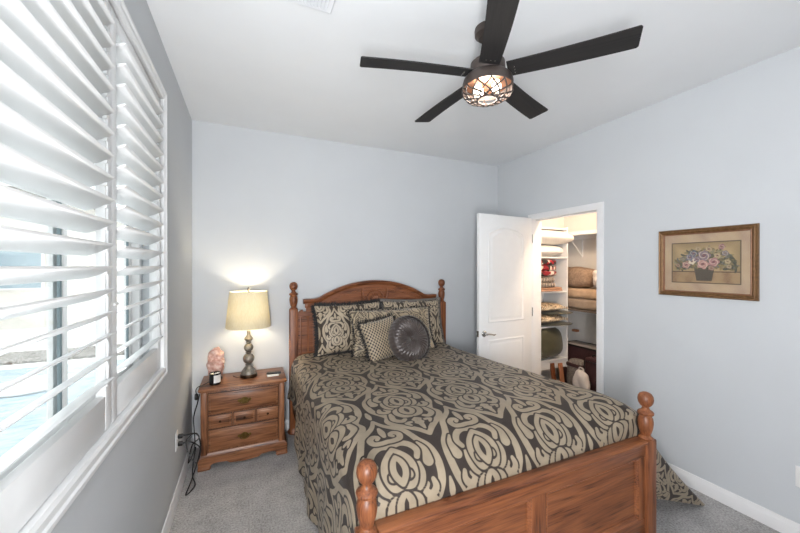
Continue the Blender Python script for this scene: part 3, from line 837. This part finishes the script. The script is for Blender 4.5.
for a in (0, 2*PI/3, 4*PI/3): g.tube([(0, 0, .700), (.142*math.cos(a), .142*math.sin(a), .700)], .002, 6)
g.tube([(.03, 0, .43), (.06, 0, .52), (.045, 0, .64), (.0, 0, .70), (-.045, 0, .64), (-.06, 0, .52), (-.03, 0, .43)], .002, 6, 5)
g.done('harp', 'brass', lt)
G().lathe([(.001, .698), (.008, .700), (.006, .712), (.010, .722), (.010, .735), (.004, .745), (.001, .747)], seg=16).done('finial', 'bronze', lt)
M['bulb_warm'] = mat('warm_bulb', '#fff1d8', .3, emit=((1, .82, .55, 1), 12))
G().lathe([(.001, .43), (.013, .435), (.014, .455), (.028, .485), (.031, .505), (.024, .53), (.001, .54)], seg=20).done('bulb', 'bulb_warm', lt)
lamp('table_lamp_glow', 'POINT', (lx, ly, NH+.575), 6.5, (1, .90, .74), .035)

cd = thing('candle_jar', 'black glass candle jar with white label on the nightstand', 'candle', (.19, 3.02, NH))
G().lathe([(.001, 0), (.038, 0), (.041, .004), (.041, .088), (.0385, .088), (.0385, .079), (.001, .079)], seg=36).done('jar', 'black_glass', cd)
G().lathe([(.001, .0795), (.036, .0795), (.036, .081), (.001, .082)], seg=30).done('wax', 'paper', cd)
g = G(); g.rings([[(.0416*math.cos(a), .0416*math.sin(a), z) for a in np.linspace(-PI*.5-.15, -PI*.5+1.25, 16)] for z in (.018, .076)], closed=False, cap=False)
g.done('label', 'label', cd)
G().tube([(-.01, .0, .081), (.0, .002, .090), (.012, .0, .088)], .004, 6, 4).done('wick', 'black', cd)

rk = thing('salt_lamp', 'rough pink salt rock lamp behind the candle jar on the nightstand', 'lamp', (.186, 3.135, NH))
G().lathe([(.001, 0), (.048, 0), (.05, .012), (.044, .02), (.001, .02)], seg=28).done('base', 'knob', rk)
def rkf(q):
    q.x *= (1.05-.9*max(0, q.z)); return q
g = G(); g.soft((0, 0, .138), (.118, .085, .245), 2.6, .016, 26, 3, 4, fn=rkf); g.done('rock', 'salt', rk, smooth=20)

nt = tag(G().box(-.035, .055, -.028, .028, 0, .010, .001).done('notepad', 'paper', loc=(.605, 3.055, NH), rot=(0, 0, math.radians(4))), 'small white notepad under the remote on the nightstand', 'notepad')
rm = thing('remote_control', 'black remote control lying on the white notepad', 'remote', (.625, 3.068, NH+.010))
rm.rotation_euler = (0, 0, math.radians(-10))
G().box(-.058, .058, -.017, .017, 0, .014, .005, 3).done('case', 'black', rm)
g = G()
for i in range(5):
    for j in (-.007, .0, .007): g.box(-.045+i*.014, -.039+i*.014, j-.002, j+.002, .0138, .0155, .0008, 1)
g.done('buttons', mat('remote_buttons', '#4a4a4c', .5), rm)
g = G(); g.tube([(lx-.062, ly-.012, NH+.006), (lx-.085, ly-.01, NH+.006), (lx-.105, ly+.02, NH+.005), (lx-.118, ly+.045, NH+.005)], .004, 8, 6)
tag(g.done('lamp_cord', 'cord_brown'), 'short brown lamp cord trailing behind the table lamp base', 'cord')

# ------------------------------------------------------------------ outlets and cords
def outlet(name, label, mtx):
    t = thing(name, label, 'outlet', mtx.to_translation()); t.rotation_euler = mtx.to_euler()
    G().box(-.036, .036, -.006, .0, -.058, .058, .004, 3).done('plate', 'plate', t)
    for s in (-1, 1):
        f = G().box(-.017, .017, -.009, -.003, s*.024-.015, s*.024+.015, .005, 3).done('receptacle', 'plate', t)
        g = G()
        for dx in (-.006, .006): g.box(dx-.0012, dx+.0012, -.0095, -.008, s*.024-.001, s*.024+.008)
        g.done('slots', 'black', f, smooth=0)
    return t
outlet('wall_outlet', 'white outlet plate on the right wall at the photo edge', Matrix.Translation((W, .792, .354)) @ Matrix.Rotation(-PI/2, 4, 'Z'))
outlet('wall_outlet', 'white outlet plate on the left wall with two black plugs', Matrix.Translation((0, 2.60, .392)) @ Matrix.Rotation(PI/2, 4, 'Z'))
def plug_cord(label, z, pts):
    t = thing('power_cord', label, 'cord', (.009, 2.60, z))
    g = G(); g.box(.0, .028, -.013, .013, -.012, .012, .004); g.tube([(.026, 0, 0), (.046, 0, 0)], [.008, .004], 10)
    g.done('plug', 'black', t)
    G().tube([(.044, 0, 0)] + pts, .0042, 8, 8).done('cord', 'black', t)
    return t
zt_, zb_ = .416, .368
def L(x, y, z, z0): return (x-.009, y-2.60, z-z0)
plug_cord('black power cord from the upper plug looping up behind the nightstand', zt_,
    [L(.10, 2.63, .405, zt_), L(.115, 2.72, .33, zt_), L(.06, 2.82, .24, zt_), L(.04, 2.80, .13, zt_), L(.07, 2.86, .20, zt_), L(.06, 2.93, .30, zt_), L(.05, 2.97, .36, zt_), L(.062, 2.935, .43, zt_), L(.078, 2.945, .49, zt_), L(.088, 2.985, .545, zt_)])
plug_cord('black power cord from the lower plug coiling down to the carpet', zb_,
    [L(.09, 2.61, .355, zb_), L(.13, 2.66, .28, zb_), L(.10, 2.72, .16, zb_), L(.05, 2.74, .22, zb_), L(.03, 2.78, .30, zb_), L(.09, 2.80, .33, zb_), L(.12, 2.74, .24, zb_), L(.08, 2.66, .09, zb_), L(.05, 2.62, .012, zb_), L(.09, 2.72, .008, zb_), L(.06, 2.84, .01, zb_), L(.05, 2.95, .05, zb_), L(.055, 3.05, .12, zb_)])
dm = thing('cord_dimmer', 'black inline cord dimmer hanging at the side of the nightstand', 'switch', (.073, 2.935, .545))
G().lathe([(.001, -.010), (.020, -.010), (.024, -.005), (.024, .005), (.020, .010), (.001, .010)], (0, 0, 0), 20, Matrix.Rotation(PI/2, 4, 'Y')).done('housing', 'black', dm)
G().tube([(0, .0, .022), (-.004, .01, .045), (.002, .03, .058), (.020, .06, .0595), (.05, .10, .0595), (.085, .17, .0595)], .0035, 8, 6).done('cord', 'black', dm)

# ------------------------------------------------------------------ ceiling fan
fx, fy, fz = 1.548, 1.412, 2.50
fan = thing('ceiling_fan', 'black five-blade ceiling fan with lit cage light', 'fan', (fx, fy, ROOM_H))
D = fz-ROOM_H
G().lathe([(.001, 0), (.064, 0), (.066, -.012), (.064, -.035), (.045, -.052), (.001, -.054)], seg=32).done('canopy', 'black_metal', fan)
G().lathe([(.013, -.05), (.013, D+.075)], seg=16).done('downrod', 'black_metal', fan)
G().lathe([(.001, D+.10), (.022, D+.098), (.026, D+.078), (.075, D+.070), (.086, D+.060), (.088, D+.012), (.080, D-.006), (.001, D-.006)], seg=40).done('motor', 'black_metal', fan)
bowl = [(.080, D-.002), (.108, D-.008), (.121, D-.022), (.127, D-.042), (.1275, D-.070), (.1245, D-.070), (.122, D-.044), (.114, D-.026), (.075, D-.012)]
G().lathe(bowl, seg=48, cap=False).done('light_housing', 'black_metal', fan, smooth=50)
blades = []
for i in range(5):
    a = math.radians(-50.5+72*i)
    bl = bpy.data.objects.new('blade', None)
    pitch = math.radians(-11)
    g = G(); n = 14
    rs = []
    for q in range(n+1):
        t = (q/n if q < n-1 else (.985 if q == n-1 else 1)); r = .10+.55*t
        wd = .050+.011*t
        if q == n: wd -= .008
        sweep = .008*math.sin(PI*t*.9)-.003
        sec = []
        for u, h in ((-1, -.003), (1, -.003), (1, .003), (-1, .003)):
            yy = u*wd; sec.append(Vector((r, yy*math.cos(pitch)-h*math.sin(pitch)+sweep, D-.004+yy*math.sin(pitch)+h*math.cos(pitch)+.01)))
        rs.append(sec)
    g.rings(rs)
    R = Matrix.Rotation(a, 4, 'Z')
    o = g.done('blade', 'blade', fan, smooth=20, rot=(0, 0, a))
    g = G()
    for dy in (-.02, 0, .02): g.lathe([(.0045, 0), (.0045, -.002), (.003, -.0035), (.001, -.004)], (.132, dy, D-.001+dy*math.sin(pitch)), 12)
    g.done('screws', 'chrome', o)
# cage
def cage_pt(a, t, tw):
    prof = [(.1255, D-.068), (.126, D-.082), (.119, D-.098), (.102, D-.112), (.076, D-.121), (.046, D-.125)]
    s = t*(len(prof)-1); i = min(int(s), len(prof)-2); f = s-i
    r = prof[i][0]*(1-f)+prof[i+1][0]*f; z = prof[i][1]*(1-f)+prof[i+1][1]*f
    an = a+tw*t**1.8
    return (r*math.cos(an), r*math.sin(an), z)
g = G()
for i in range(12):
    for tw in (1.0, -1.0):
        g.tube([cage_pt(2*PI*i/12, t/12, tw) for t in range(13)], .0042, 6)
g.tube([(.050*math.cos(2*PI*j/24), .050*math.sin(2*PI*j/24), D-.125) for j in range(25)], .0035, 6)
g.done('wire_cage', 'black_metal', fan, smooth=60)
G().lathe([(.001, D-.030), (.070, D-.032), (.114, D-.040), (.116, D-.044), (.072, D-.038), (.001, D-.036)], seg=36).done('reflector', 'copper', fan)
M['bulb_fan'] = mat('fan_bulb', '#fff4e6', .3, emit=((1, .88, .72, 1), 3))
for a in (2.2, 5.34):
    c = (.046*math.cos(a), .046*math.sin(a), D-.038)
    G().lathe([(.001, -.058), (.017, -.054), (.024, -.038), (.023, -.024), (.014, -.006), (.013, .008), (.001, .009)], c, 20).done('bulb', 'bulb_fan', fan)
lamp('fan_light_glow', 'POINT', (fx, fy, fz-.085), 6, (1, .92, .82), .05)

# ------------------------------------------------------------------ ceiling vent
vt = thing('ceiling_vent', 'white louvered air vent in the ceiling above the window', 'vent', (.688, 1.45, ROOM_H))
g = G(); pr = [(0, 0), (0, -.006), (.006, -.009), (.024, -.006), (.026, 0)]
g.mold([(-.102, -.182), (.102, -.182), (.102, .182), (-.102, .182)], pr, lambda u, v, h: (u, v, h), closed=True); g.done('frame', 'vent', vt, smooth=30)
g = G()
for i in range(10):
    x = -.070+i*.0155
    g.box(-.008, .008, -.157, .157, -.0012, .0012, mtx=Matrix.Translation((x, 0, -.007)) @ Matrix.Rotation(math.radians(35), 4, 'Y'))
g.done('slats', 'vent', vt, smooth=0)

# ------------------------------------------------------------------ picture
pc = thing('framed_picture', 'framed flower basket still life on the right wall', 'picture', (W, 1.246, 1.544))
# local: u = -y (left of picture is far), so build directly in local y/z facing -x
pw, ph = .270, .2325
M['gilt'] = mat('aged_gilt', '#7a5a3a', .4, .35, .22, 60, .3, 90)
M['gilt_hi'] = mat('copper_lip', '#8a6248', .45, .2, .15, 60)
g = G(); g.mold([(-pw, -ph), (pw, -ph), (pw, ph), (-pw, ph)], [(0, 0), (0, .014), (.006, .021), (.012, .018), (.018, .022), (.024, .016), (.030, .012), (.030, 0)], lambda u, v, h: (-h, u, v), closed=True)
g.done('frame', 'gilt', pc, smooth=30)
g = G(); g.mold([(-pw+.030, -ph+.030), (pw-.030, -ph+.030), (pw-.030, ph-.030), (-pw+.030, ph-.030)], [(0, 0), (0, .013), (.004, .015), (.008, .011), (.008, 0)], lambda u, v, h: (-h, u, v), closed=True)
g.done('frame_lip', 'gilt_hi', pc, smooth=30)
def print_colors(n=(260, 200)):
    """painted surface: parchment mat, umber ground, basket of roses; returns vertex grid and colours"""
    nu, nv = n
    u = np.linspace(-1, 1, nu); v = np.linspace(-1, 1, nv); Ug, Vg = np.meshgrid(u, v, indexing='ij')
    a, b = (pw-.034), (ph-.034); X, Y = Ug*a, Vg*b       # X to the right of the picture
    C = np.zeros((nu, nv, 3))
    def put(mask, hx, k=1.0):
        c = np.array(hexc(hx)[:3]); m = np.clip(mask, 0, 1)[..., None]*k
        C[:] = C*(1-m)+c*m
    put(np.ones_like(X), '#bfa88c')
    put(np.clip(vnoise(X*22, Y*22, 21)*.5+.4, 0, 1), '#9c8070', .7)
    put(np.clip(vnoise(X*30, Y*18, 5)*.5+.2, 0, 1), '#c0a67e', .6)
    ia, ib = .190, .140
    inn = (np.abs(X) < ia) & (np.abs(Y) < ib)
    put(inn, '#574a3b')
    inn2 = (np.abs(X) < ia-.006) & (np.abs(Y) < ib-.006)
    put(inn2, '#b49b74'); put(inn2*np.clip(vnoise(X*25, Y*25, 8)*.6+.3, 0, 1), '#9b8562', .8)
    edge = np.clip(1-np.minimum(ia-np.abs(X), ib-np.abs(Y))/.05, 0, 1)*inn2
    put(edge, '#7c6a4c', .6)
    tb = inn2 & (Y < -.060); put(tb, '#a58a68'); put(tb*np.clip(vnoise(X*40, Y*20, 9)*.8+.2, 0, 1), '#7d5d48', .8)
    put(inn2 & (np.abs(Y+.060) < .003), '#54453a')
    bw_ = .050+.16*(Y+.07)
    bk = (np.abs(X) < bw_) & (Y > -.122) & (Y < -.020); put(bk, '#5a5146')
    put(bk*(np.sin(X*420) > .2), '#4a4138', .7); put(bk*(np.sin(Y*500) > .5), '#6f6455', .5)
    rnd = random.Random(4)
    for i in range(520):                                # foliage
        an = rnd.uniform(-.25, PI+.25); rr = rnd.uniform(.02, .135); x = rr*1.25*math.cos(an); y = -.022+rr*.92*math.sin(an)*.95
        if not (abs(x) < ia-.012 and y < ib-.012): continue
        th = rnd.uniform(0, PI); l, w_ = rnd.uniform(.010, .022), rnd.uniform(.004, .0075)
        dx, dy = X-x, Y-y; p = dx*math.cos(th)+dy*math.sin(th); q = -dx*math.sin(th)+dy*math.cos(th)
        put(((p/l)**2+(q/w_)**2) < 1, rnd.choice(['#5f5a44', '#74684c', '#4f4e42', '#8a7a55', '#6a6a62', '#8d8468']))
    fl = [(-.005, -.008, .024, '#b98d84'), (.040, .004, .022, '#a97c7c'), (-.052, .008, .016, '#d8ccb4'), (-.06, .030, .018, '#6f7080'), (0, .040, .026, '#85757c'), (-.045, .052, .017, '#5d6272'),
          (-.078, -.012, .018, '#a98078'), (.055, .038, .014, '#a3906c'), (.072, .085, .013, '#8d5f68'), (.085, .050, .013, '#77727a'), (.02, .075, .014, '#9c8866'), (-.095, .022, .011, '#6a6a5e'),
          (.095, .005, .012, '#a08e6a'), (-.025, .078, .012, '#a08a6a'), (.1, -.022, .010, '#8c7a5e'), (-.115, -.015, .010, '#8a6a58'), (.03, -.03, .012, '#8f6a60'), (-.03, .02, .014, '#776a78')]
    for x, y, r, c in fl:
        x, y, r = x*1.3, y*1.2, r*1.3
        d = np.hypot(X-x, Y-y); an = np.arctan2(Y-y, X-x)
        put(d < r*(1+.14*np.cos(5*an)), c)
        put((d < r*.92)*(np.sin(d/r*11+an*2) > .55), '#e2cdb6', .55); put((d < r*.32), '#6e4248' if r > .017 else '#75604a', .8)
    # small pale flecks of lettering-like scrollwork on the mat are only brush texture
    P = np.stack([np.full_like(X, -.004), -X, Y], -1)
    return P, C
P_, C_ = print_colors()
M['print'] = None
k = NT('painted_print'); at = k.n('ShaderNodeAttribute'); at.attribute_name = 'paint'
hsv = k.n('ShaderNodeHueSaturation'); hsv.inputs['Saturation'].default_value = 1.0
k.l(at.outputs['Color'], hsv.inputs['Color']); k.l(hsv.outputs[0], k.b.inputs['Base Color']); k.b.inputs['Roughness'].default_value = .7
M['print'] = k.m
po = np_mesh('print', P_, 'print', pc)
at = po.data.attributes.new('paint', 'FLOAT_COLOR', 'POINT')
at.data.foreach_set('color', np.concatenate([C_.reshape(-1, 3), np.ones((C_.shape[0]*C_.shape[1], 1))], 1).astype(np.float32).ravel())
G().box(-.0075, -.006, -pw+.032, pw-.032, -ph+.032, ph-.032).done('glass', 'pic_glass', pc, smooth=0)

# ------------------------------------------------------------------ closet door leaf
da = math.atan2(2.695-DY1, 2.472-W)                     # direction of the open leaf
LW = .728
dr = bpy.data.objects.new('door_1', None); COL.objects.link(dr); dr.location = (W-.012, DY1+.004, .012)
dr.rotation_euler = (0, 0, da); struct(dr, 'white two-panel arch-top closet door standing open')
DH = 2.022
G().box(.0, LW, -.035, .0, 0, DH, .002).done('door_leaf', 'door', dr)     # local x along leaf, local +y is the face toward the room (leaf rotated ~180)
def door_face(s, y0):
    to3 = lambda u, v, h: (u, y0+s*h, v)
    a, b = .120, LW-.115
    def ring(path, z):
        g = G(); g.mold(path, [(-.004, -.002), (0, .003), (.010, .007), (.018, .003), (.026, -.001), (.026, -.002)], to3, closed=True); return g.done('panel_moulding', 'door', dr, smooth=40)
    def fieldp(path, ins):
        cx, cz = sum(p[0] for p in path)/len(path), sum(p[1] for p in path)/len(path)
        zz = [p[1] for p in path]; z0, z1 = min(zz), max(zz); xx = [p[0] for p in path]; x0, x1 = min(xx), max(xx)
        sc = lambda p: (x0+ins+(p[0]-x0)*(x1-x0-2*ins)/(x1-x0), z0+ins+(p[1]-z0)*(z1-z0-2*ins)/(z1-z0))
        g = G(); q = [sc(p) for p in path]
        g.mold(q, [(0, -.002), (.022, .005), (.024, -.002)], to3, closed=True)
        q2 = [(x0+ins+.022+(p[0]-x0)*(x1-x0-2*ins-.044)/(x1-x0), z0+ins+.022+(p[1]-z0)*(z1-z0-2*ins-.044)/(z1-z0)) for p in path]
        g.prism(q2, lambda u, v: to3(u, v, -.002), lambda u, v: to3(u, v, .005))
        g.done('panel', 'door', dr, smooth=25)
    n = 18; hw_ = (b-a)/2; cx = (a+b)/2; rise = .072
    R = (hw_**2+rise**2)/(2*rise)
    top = [(cx+R*math.sin(t), 1.905-rise+(R*math.cos(t)-(R-rise))) for t in np.linspace(math.asin(hw_/R), -math.asin(hw_/R), n)]
    upper = [(a, .945), (b, .945)] + top
    lower = [(a, .22), (b, .22), (b, .775), (a, .775)]
    for p in (upper, lower): ring(p, 0); fieldp(p, .030)
door_face(1, 0.0)
def lever(s, y0):
    g = G(); rot = Matrix.Rotation(-s*PI/2, 4, 'X'); c = (LW-.062, y0, .845)
    g.lathe([(.001, 0), (.031, 0), (.032, .004), (.027, .011), (.012, .014), (.0105, .045), (.001, .046)], c, 28, rot)
    g.tube([(LW-.062, y0+s*.040, .845), (LW-.085, y0+s*.046, .846), (LW-.12, y0+s*.047, .840), (LW-.150, y0+s*.045, .832), (LW-.172, y0+s*.044, .836)], [.010, .0095, .008, .0075, .006], 10, 5)
    g.done('door_handle', 'chrome', dr, smooth=50)
lever(1, 0.0); lever(-1, -.035)
G().box(LW-.001, LW+.0015, -.030, -.006, .815, .875, .001).done('latch_plate', 'chrome', dr)
for z in (.22, 1.02, 1.80): 
    G().tube([(-.004, .004, z-.045), (-.004, .004, z+.045)], .006, 10).done('hinge', 'chrome', dr)

# ------------------------------------------------------------------ closet contents
lamp('closet_light', 'POINT', (3.48, 1.95, 2.30), 50, (1, .75, .53), .08)
TX0, TX1, TY0, TY1 = 3.345, 4.05, 3.0, CY1-.004
tw = thing('shelf_tower', 'white open closet shelf tower with stacked linens', 'shelf', (TX0, TY0, 0))
p = .018; wT = TX1-TX0; dT = TY1-TY0
for x in (0, wT-p): G().box(x, x+p, 0, dT, .27, 2.0, .001).done('side_panel', 'laminate', tw, smooth=0)
shelfz = [.39, .793, 1.213, 1.632, 1.985]
for z in shelfz: G().box(p, wT-p, .002, dT, z-.018, z, .001).done('shelf', 'laminate', tw, smooth=0)
G().box(p, wT-p, .02, .036, .27, .372, .001).done('toe_board', 'laminate', tw, smooth=0)
G().box(p, wT-p, dT-.006, dT, .39, 2.0).done('back_panel', 'laminate', tw, smooth=0)
M['tan'] = mat('tan_fleece', '#8d7663', .95, 0, .22, 45, .8, 60)
M['tan_lt'] = mat('light_tan_cotton', '#b59a80', .9, 0, .12, 20, .3, 40)
M['taupe'] = mat('taupe_cotton', '#9a8877', .9, 0, .10, 20, .3, 40)
M['olive'] = mat('olive_satin', '#413f2c', .5, 0, .12, 12, .15, 40, sheen=.2)
M['ivory'] = mat('ivory_tapestry', '#c9b69c', .9, 0, .15, 30, .4, 60)
M['brownfold'] = mat('tan_fold', '#b98f74', .9, 0, .08)
M['fluff'] = mat('white_fluff', '#e9ddd3', .95, 0, .06, 30, .9, 40)
k = NT('red_black_print'); v = k.coord(); vo = k.n('ShaderNodeTexVoronoi'); vo.inputs['Scale'].default_value = 26; k.l(v, vo.inputs['Vector'])
sep = k.n('ShaderNodeSeparateColor'); k.l(vo.outputs['Color'], sep.inputs[0])
k.l(k.ramp(sep.outputs[0], [(0, hexc('#7f1620')), (.34, hexc('#a8222c')), (.36, hexc('#262324')), (.66, hexc('#3a3535')), (.68, hexc('#cfc2b4'))], 'CONSTANT'), k.b.inputs['Base Color'])
k.b.inputs['Roughness'].default_value = .9; M['redprint'] = k.m
k = NT('zebra_print'); v = k.coord((1, 1, 1), rot=(0, 0, .4)); wv = k.n('ShaderNodeTexWave'); wv.inputs['Scale'].default_value = 14; wv.inputs['Distortion'].default_value = 6; k.l(v, wv.inputs['Vector'])
k.l(k.ramp(wv.outputs['Fac'], [(.3, hexc('#2d2929')), (.36, hexc('#3a3434')), (.5, hexc('#a89c90'))], 'LINEAR'), k.b.inputs['Base Color']); k.b.inputs['Roughness'].default_value = .9; M['zebra'] = k.m
k = NT('tapestry_motif'); v = k.coord(); f = k.noise(v, 26, 3, .5, 1.5)
k.l(k.ramp(f, [(.42, hexc('#c9b69c')), (.50, hexc('#bfa98c')), (.56, hexc('#6a5744')), (.62, hexc('#54473a'))]), k.b.inputs['Base Color']); k.b.inputs['Roughness'].default_value = .95; M['tapestry'] = k.m

def bedpillow(label, c, size, m, amp=.012, seed=0, p=2.6, rot=(0, 0, 0), name='pillow', cat='pillow'):
    g = G()
    def fn(q):                                          # pinch the rim to a seam
        e = max(abs(q.x)/(size[0]/2), abs(q.y)/(size[1]/2)); q.z *= max(.12, (1-.80*max(0, e-.25)**1.6)); return q
    g.soft((0, 0, 0), size, p, amp, 9, seed, 4, fn=fn)
    o = g.done(name, m, loc=c, smooth=180, rot=rot); tag(o, label, cat); return o
bedpillow('plump white bed pillow on the top shelf of the closet tower, uppermost', (3.77, 3.12, 1.872), (.76, .48, .175), 'sheet', .012, 1, 3, (0, .03, 0))
bedpillow('flat white bed pillow under the plump one on the top shelf of the closet tower', (3.70, 3.16, 1.706), (.62, .40, .148), 'sheet', .010, 2, 4)
def folded(label, c, size, m, name='folded_blanket', cat='blanket', amp=.006, seed=0, layers=3, rot=(0, 0, 0), over=.0):
    """stack of folded layers with a rounded front fold, one continuous folded cloth"""
    g = G(); h = size[2]/layers
    for i in range(layers):
        z = -size[2]/2+h*(i+.5)
        g.soft(((over if i % 2 else -over), 0, z), (size[0]-.01*(i % 2), size[1]-.01*(i % 2), h*1.06), 5, amp, 8, seed+i, 3)
    o = g.done(name, m, loc=c, smooth=180, rot=rot); return tag(o, label, cat)
folded('folded pinkish tan cloth at the bottom of the second closet shelf', (3.70, 3.15, 1.236), (.60, .34, .046), 'brownfold', 'folded_cloth', 'cloth', layers=2)
folded('grey and black striped folded blanket beneath the red patterned one', (3.63, 3.15, 1.325), (.46, .34, .130), 'zebra', layers=2, seed=3, amp=.012)
folded('red and black patterned folded blanket on the second closet shelf', (3.63, 3.15, 1.497), (.50, .36, .20), 'redprint', layers=3, seed=5, amp=.012)
# tapestry cushions with tassel trim and dark corners, third shelf
def tcush(label, z, hgt, seed):
    t = thing('tapestry_cushion', label, 'cushion', (3.72, 3.11, z))
    g = G()
    def fn(q):
        e = max(abs(q.x)/.27, abs(q.y)/.17); q.z *= max(.2, 1-.5*max(0, e-.4)**2); return q
    g.soft((0, 0, 0), (.52, .33, hgt), 3.2, .010, 9, seed, 4, fn=fn); g.done('cover', 'tapestry', t, smooth=180)
    g = G()
    for i in range(18):
        x = -.238+i*.028; g.soft((x, -.165+.008*math.sin(i), -.006), (.018, .02, .034), 2, .002, 40, i, 2)
    for i in range(7): g.soft((.258, -.12+i*.03, -.006), (.02, .016, .034), 2, .002, 40, i, 2)
    g.done('tassel_trim', 'ivory', t, smooth=180)
    return t
tcush('ivory tapestry cushion with tassel trim, lower of two on the third closet shelf', .884, .088, 1)
tcush('ivory tapestry cushion with tassel trim, upper of two on the third closet shelf', 1.020, .088, 6)
bedpillow('thin dark cushion poking out to the right from under the upper tapestry cushion', (3.86, 3.07, .952), (.50, .36, .046), 'olive', .006, 8, 2.0, (0, 0, -.38), 'cushion', 'cushion')
bedpillow('thin dark cushion poking out to the right from under the lower tapestry cushion', (3.85, 3.07, .817), (.50, .36, .044), 'olive', .006, 9, 2.0, (0, 0, -.38), 'cushion', 'cushion')
g = G(); g.soft((0, 0, 0), (.63, .36, .385), 2.7, .030, 5, 4, 5)
o = g.done('green_cushion', 'olive', loc=(3.715, 3.135, .580), smooth=180); tag(o, 'large olive green satin cushion on the lowest closet shelf', 'cushion')

# long shelves along the closet side wall
SX0 = 4.10
M['shelf_brown'] = mat('brown_shelf', '#6f6258', .5)
for name, label, z in (('closet_shelf', 'long white upper closet shelf along the side wall', 1.945), ('closet_shelf', 'long lower closet shelf holding the folded bedding', .985)):
    t = thing(name, label, 'shelf', (SX0, CY0, z)); bm_ = 'laminate' if z > 1.5 else 'shelf_brown'
    G().box(0, CX1-SX0-.002, .003, CY1-CY0-.003, -.019, 0, .001).done('board', bm_, t, smooth=0)
    G().box(CX1-SX0-.022, CX1-SX0-.003, .003, CY1-CY0-.003, -.075, -.019, .001).done('cleat', 'laminate', t, smooth=0)
    if z > 1.5: G().box(.0, .016, .003, CY1-CY0-.003, -.045, -.018, .001).done('front_edge', 'laminate', t, smooth=0)
    if z > 1.5:
        for yy in (.6, 1.83):
            g = G(); g.tube([(.03, yy, -.02), (CX1-SX0-.012, yy, -.30)], .006, 8); g.tube([(CX1-SX0-.010, yy, -.02), (CX1-SX0-.010, yy, -.31)], .008, 8)
            g.done('bracket', 'laminate', t)
bz = .985
folded('taupe folded blanket at the bottom of the closet bedding pile', (4.262, 2.82, bz+.071), (.28, .84, .13), 'taupe', layers=1, seed=2, amp=.010)
folded('light tan folded blanket in the middle of the closet bedding pile', (4.262, 2.83, bz+.200), (.28, .78, .12), 'tan_lt', layers=1, seed=4, amp=.022)
g = G(); g.soft((0, 0, 0), (.28, .52, .26), 3.2, .018, 9, 7, 5); o = g.done('fleece_throw', 'tan', loc=(4.262, 3.05, bz+.392), smooth=180); tag(o, 'brown fluffy fleece throw on top of the closet bedding pile', 'blanket')
g = G(); g.soft((0, 0, 0), (.18, .20, .23), 2.2, .030, 20, 3, 5); o = g.done('fluffy_throw', 'fluff', loc=(4.17, 2.635, bz+.385), smooth=180)
tag(o, 'white fluffy bundle beside the brown fleece on the closet bedding pile', 'blanket')
# floor of closet: case, bags, planks
M['maroon'] = mat('maroon_nylon', '#3d2326', .6, 0, .15, 30, .2, 90)
M['greycase'] = mat('grey_case', '#8c8784', .5, 0, .06)
M['bagprint'] = mat('grey_print_bag', '#7b736c', .8, 0, .35, 60)
M['plastic_bag'] = mat('white_plastic_bag', '#cfc9c6', .4, 0, .05, 20, .6, 14)
M['plank'] = wood('leaning_plank', 'z', '#7d4f35', '#9a6547', '#b0795a', .5)
gc = thing('storage_case', 'grey flat-topped storage case with dark rim under the closet shelf', 'case', (4.275, 2.86, 0))
G().box(-.130, .130, -.36, .30, .02, .525, .012, 3).done('case_body', 'maroon', gc)
G().box(-.122, .122, -.352, .292, .525, .534, .004).done('lid', 'greycase', gc)
g = G(); g.mold([(-.133, -.363), (.133, -.363), (.133, .303), (-.133, .303)], [(0, .515), (0, .536), (.007, .536), (.007, .515)], lambda u, v, h: (u, v, h), closed=True); g.done('rim', 'black', gc)
su = thing('suitcase', 'dark maroon soft suitcase standing on the closet floor', 'suitcase', (4.05, 2.62, 0))
G().box(-.08, .08, -.14, .10, .03, .47, .03, 4).done('shell', 'maroon', su)
G().tube([(-.082, -.13, .43), (-.082, -.13, .06), (-.082, .09, .06), (-.082, .09, .43), (-.082, -.13, .43)], .006, 8).done('piping', 'black', su)
G().tube([(0, -.07, .468), (0, -.07, .495), (0, .04, .495), (0, .04, .468)], .008, 8, 3).done('handle', 'black', su)
G().box(-.06, .06, -.12, .08, 0, .03, .005).done('feet', 'black', su)
bg_ = thing('tote_bag', 'grey patterned tote with dark band beside the maroon suitcase', 'bag', (4.05, 2.87, 0))
g = G(); g.soft((0, 0, .20), (.15, .22, .40), 4, .012, 8, 2, 4); g.done('bag_body', 'bagprint', bg_, smooth=180)
g = G(); g.soft((0, 0, .33), (.158, .228, .05), 5, .004, 8, 2, 3); g.done('band', 'maroon', bg_, smooth=180)
pb = thing('plastic_bag', 'white plastic shopping bag on the closet floor below the tote', 'bag', (3.90, 2.70, 0))
def pbf(q):
    q.x *= 1-.25*max(0, q.z/.18); q.y *= 1-.35*max(0, q.z/.18); return q
g = G(); g.soft((0, 0, .165), (.12, .20, .33), 3, .022, 14, 5, 4, fn=pbf); g.done('bag_body', 'plastic_bag', pb, smooth=60)
G().tube([(0, -.03, .31), (0, -.025, .35), (0, .02, .355), (0, .03, .31)], .008, 8, 4).done('bag_handle', 'plastic_bag', pb)
for i, (x, y, lab) in enumerate(((3.80, 2.97, 'dark brown wood plank leaning below the closet shelf tower, left one'), (3.89, 2.93, 'lighter wood plank leaning below the closet shelf tower, right one'))):
    g = G(); g.box(-.03, .03, -.010, .010, 0, .34, .003)
    o = g.done('wood_plank', 'plank' if i else 'bed_dark', loc=(x, y, .004), rot=(math.radians(-8), 0, 0)); tag(o, lab, 'plank')
g = G(); g.box(-.05, 0, -.03, .045, -.016, .016, .004)
tag(g.done('wood_cleat', 'plank', loc=(CX1-.0005, 3.16, .665)), 'short brown wooden cleat on the closet wall right of the shelf tower', 'cleat')
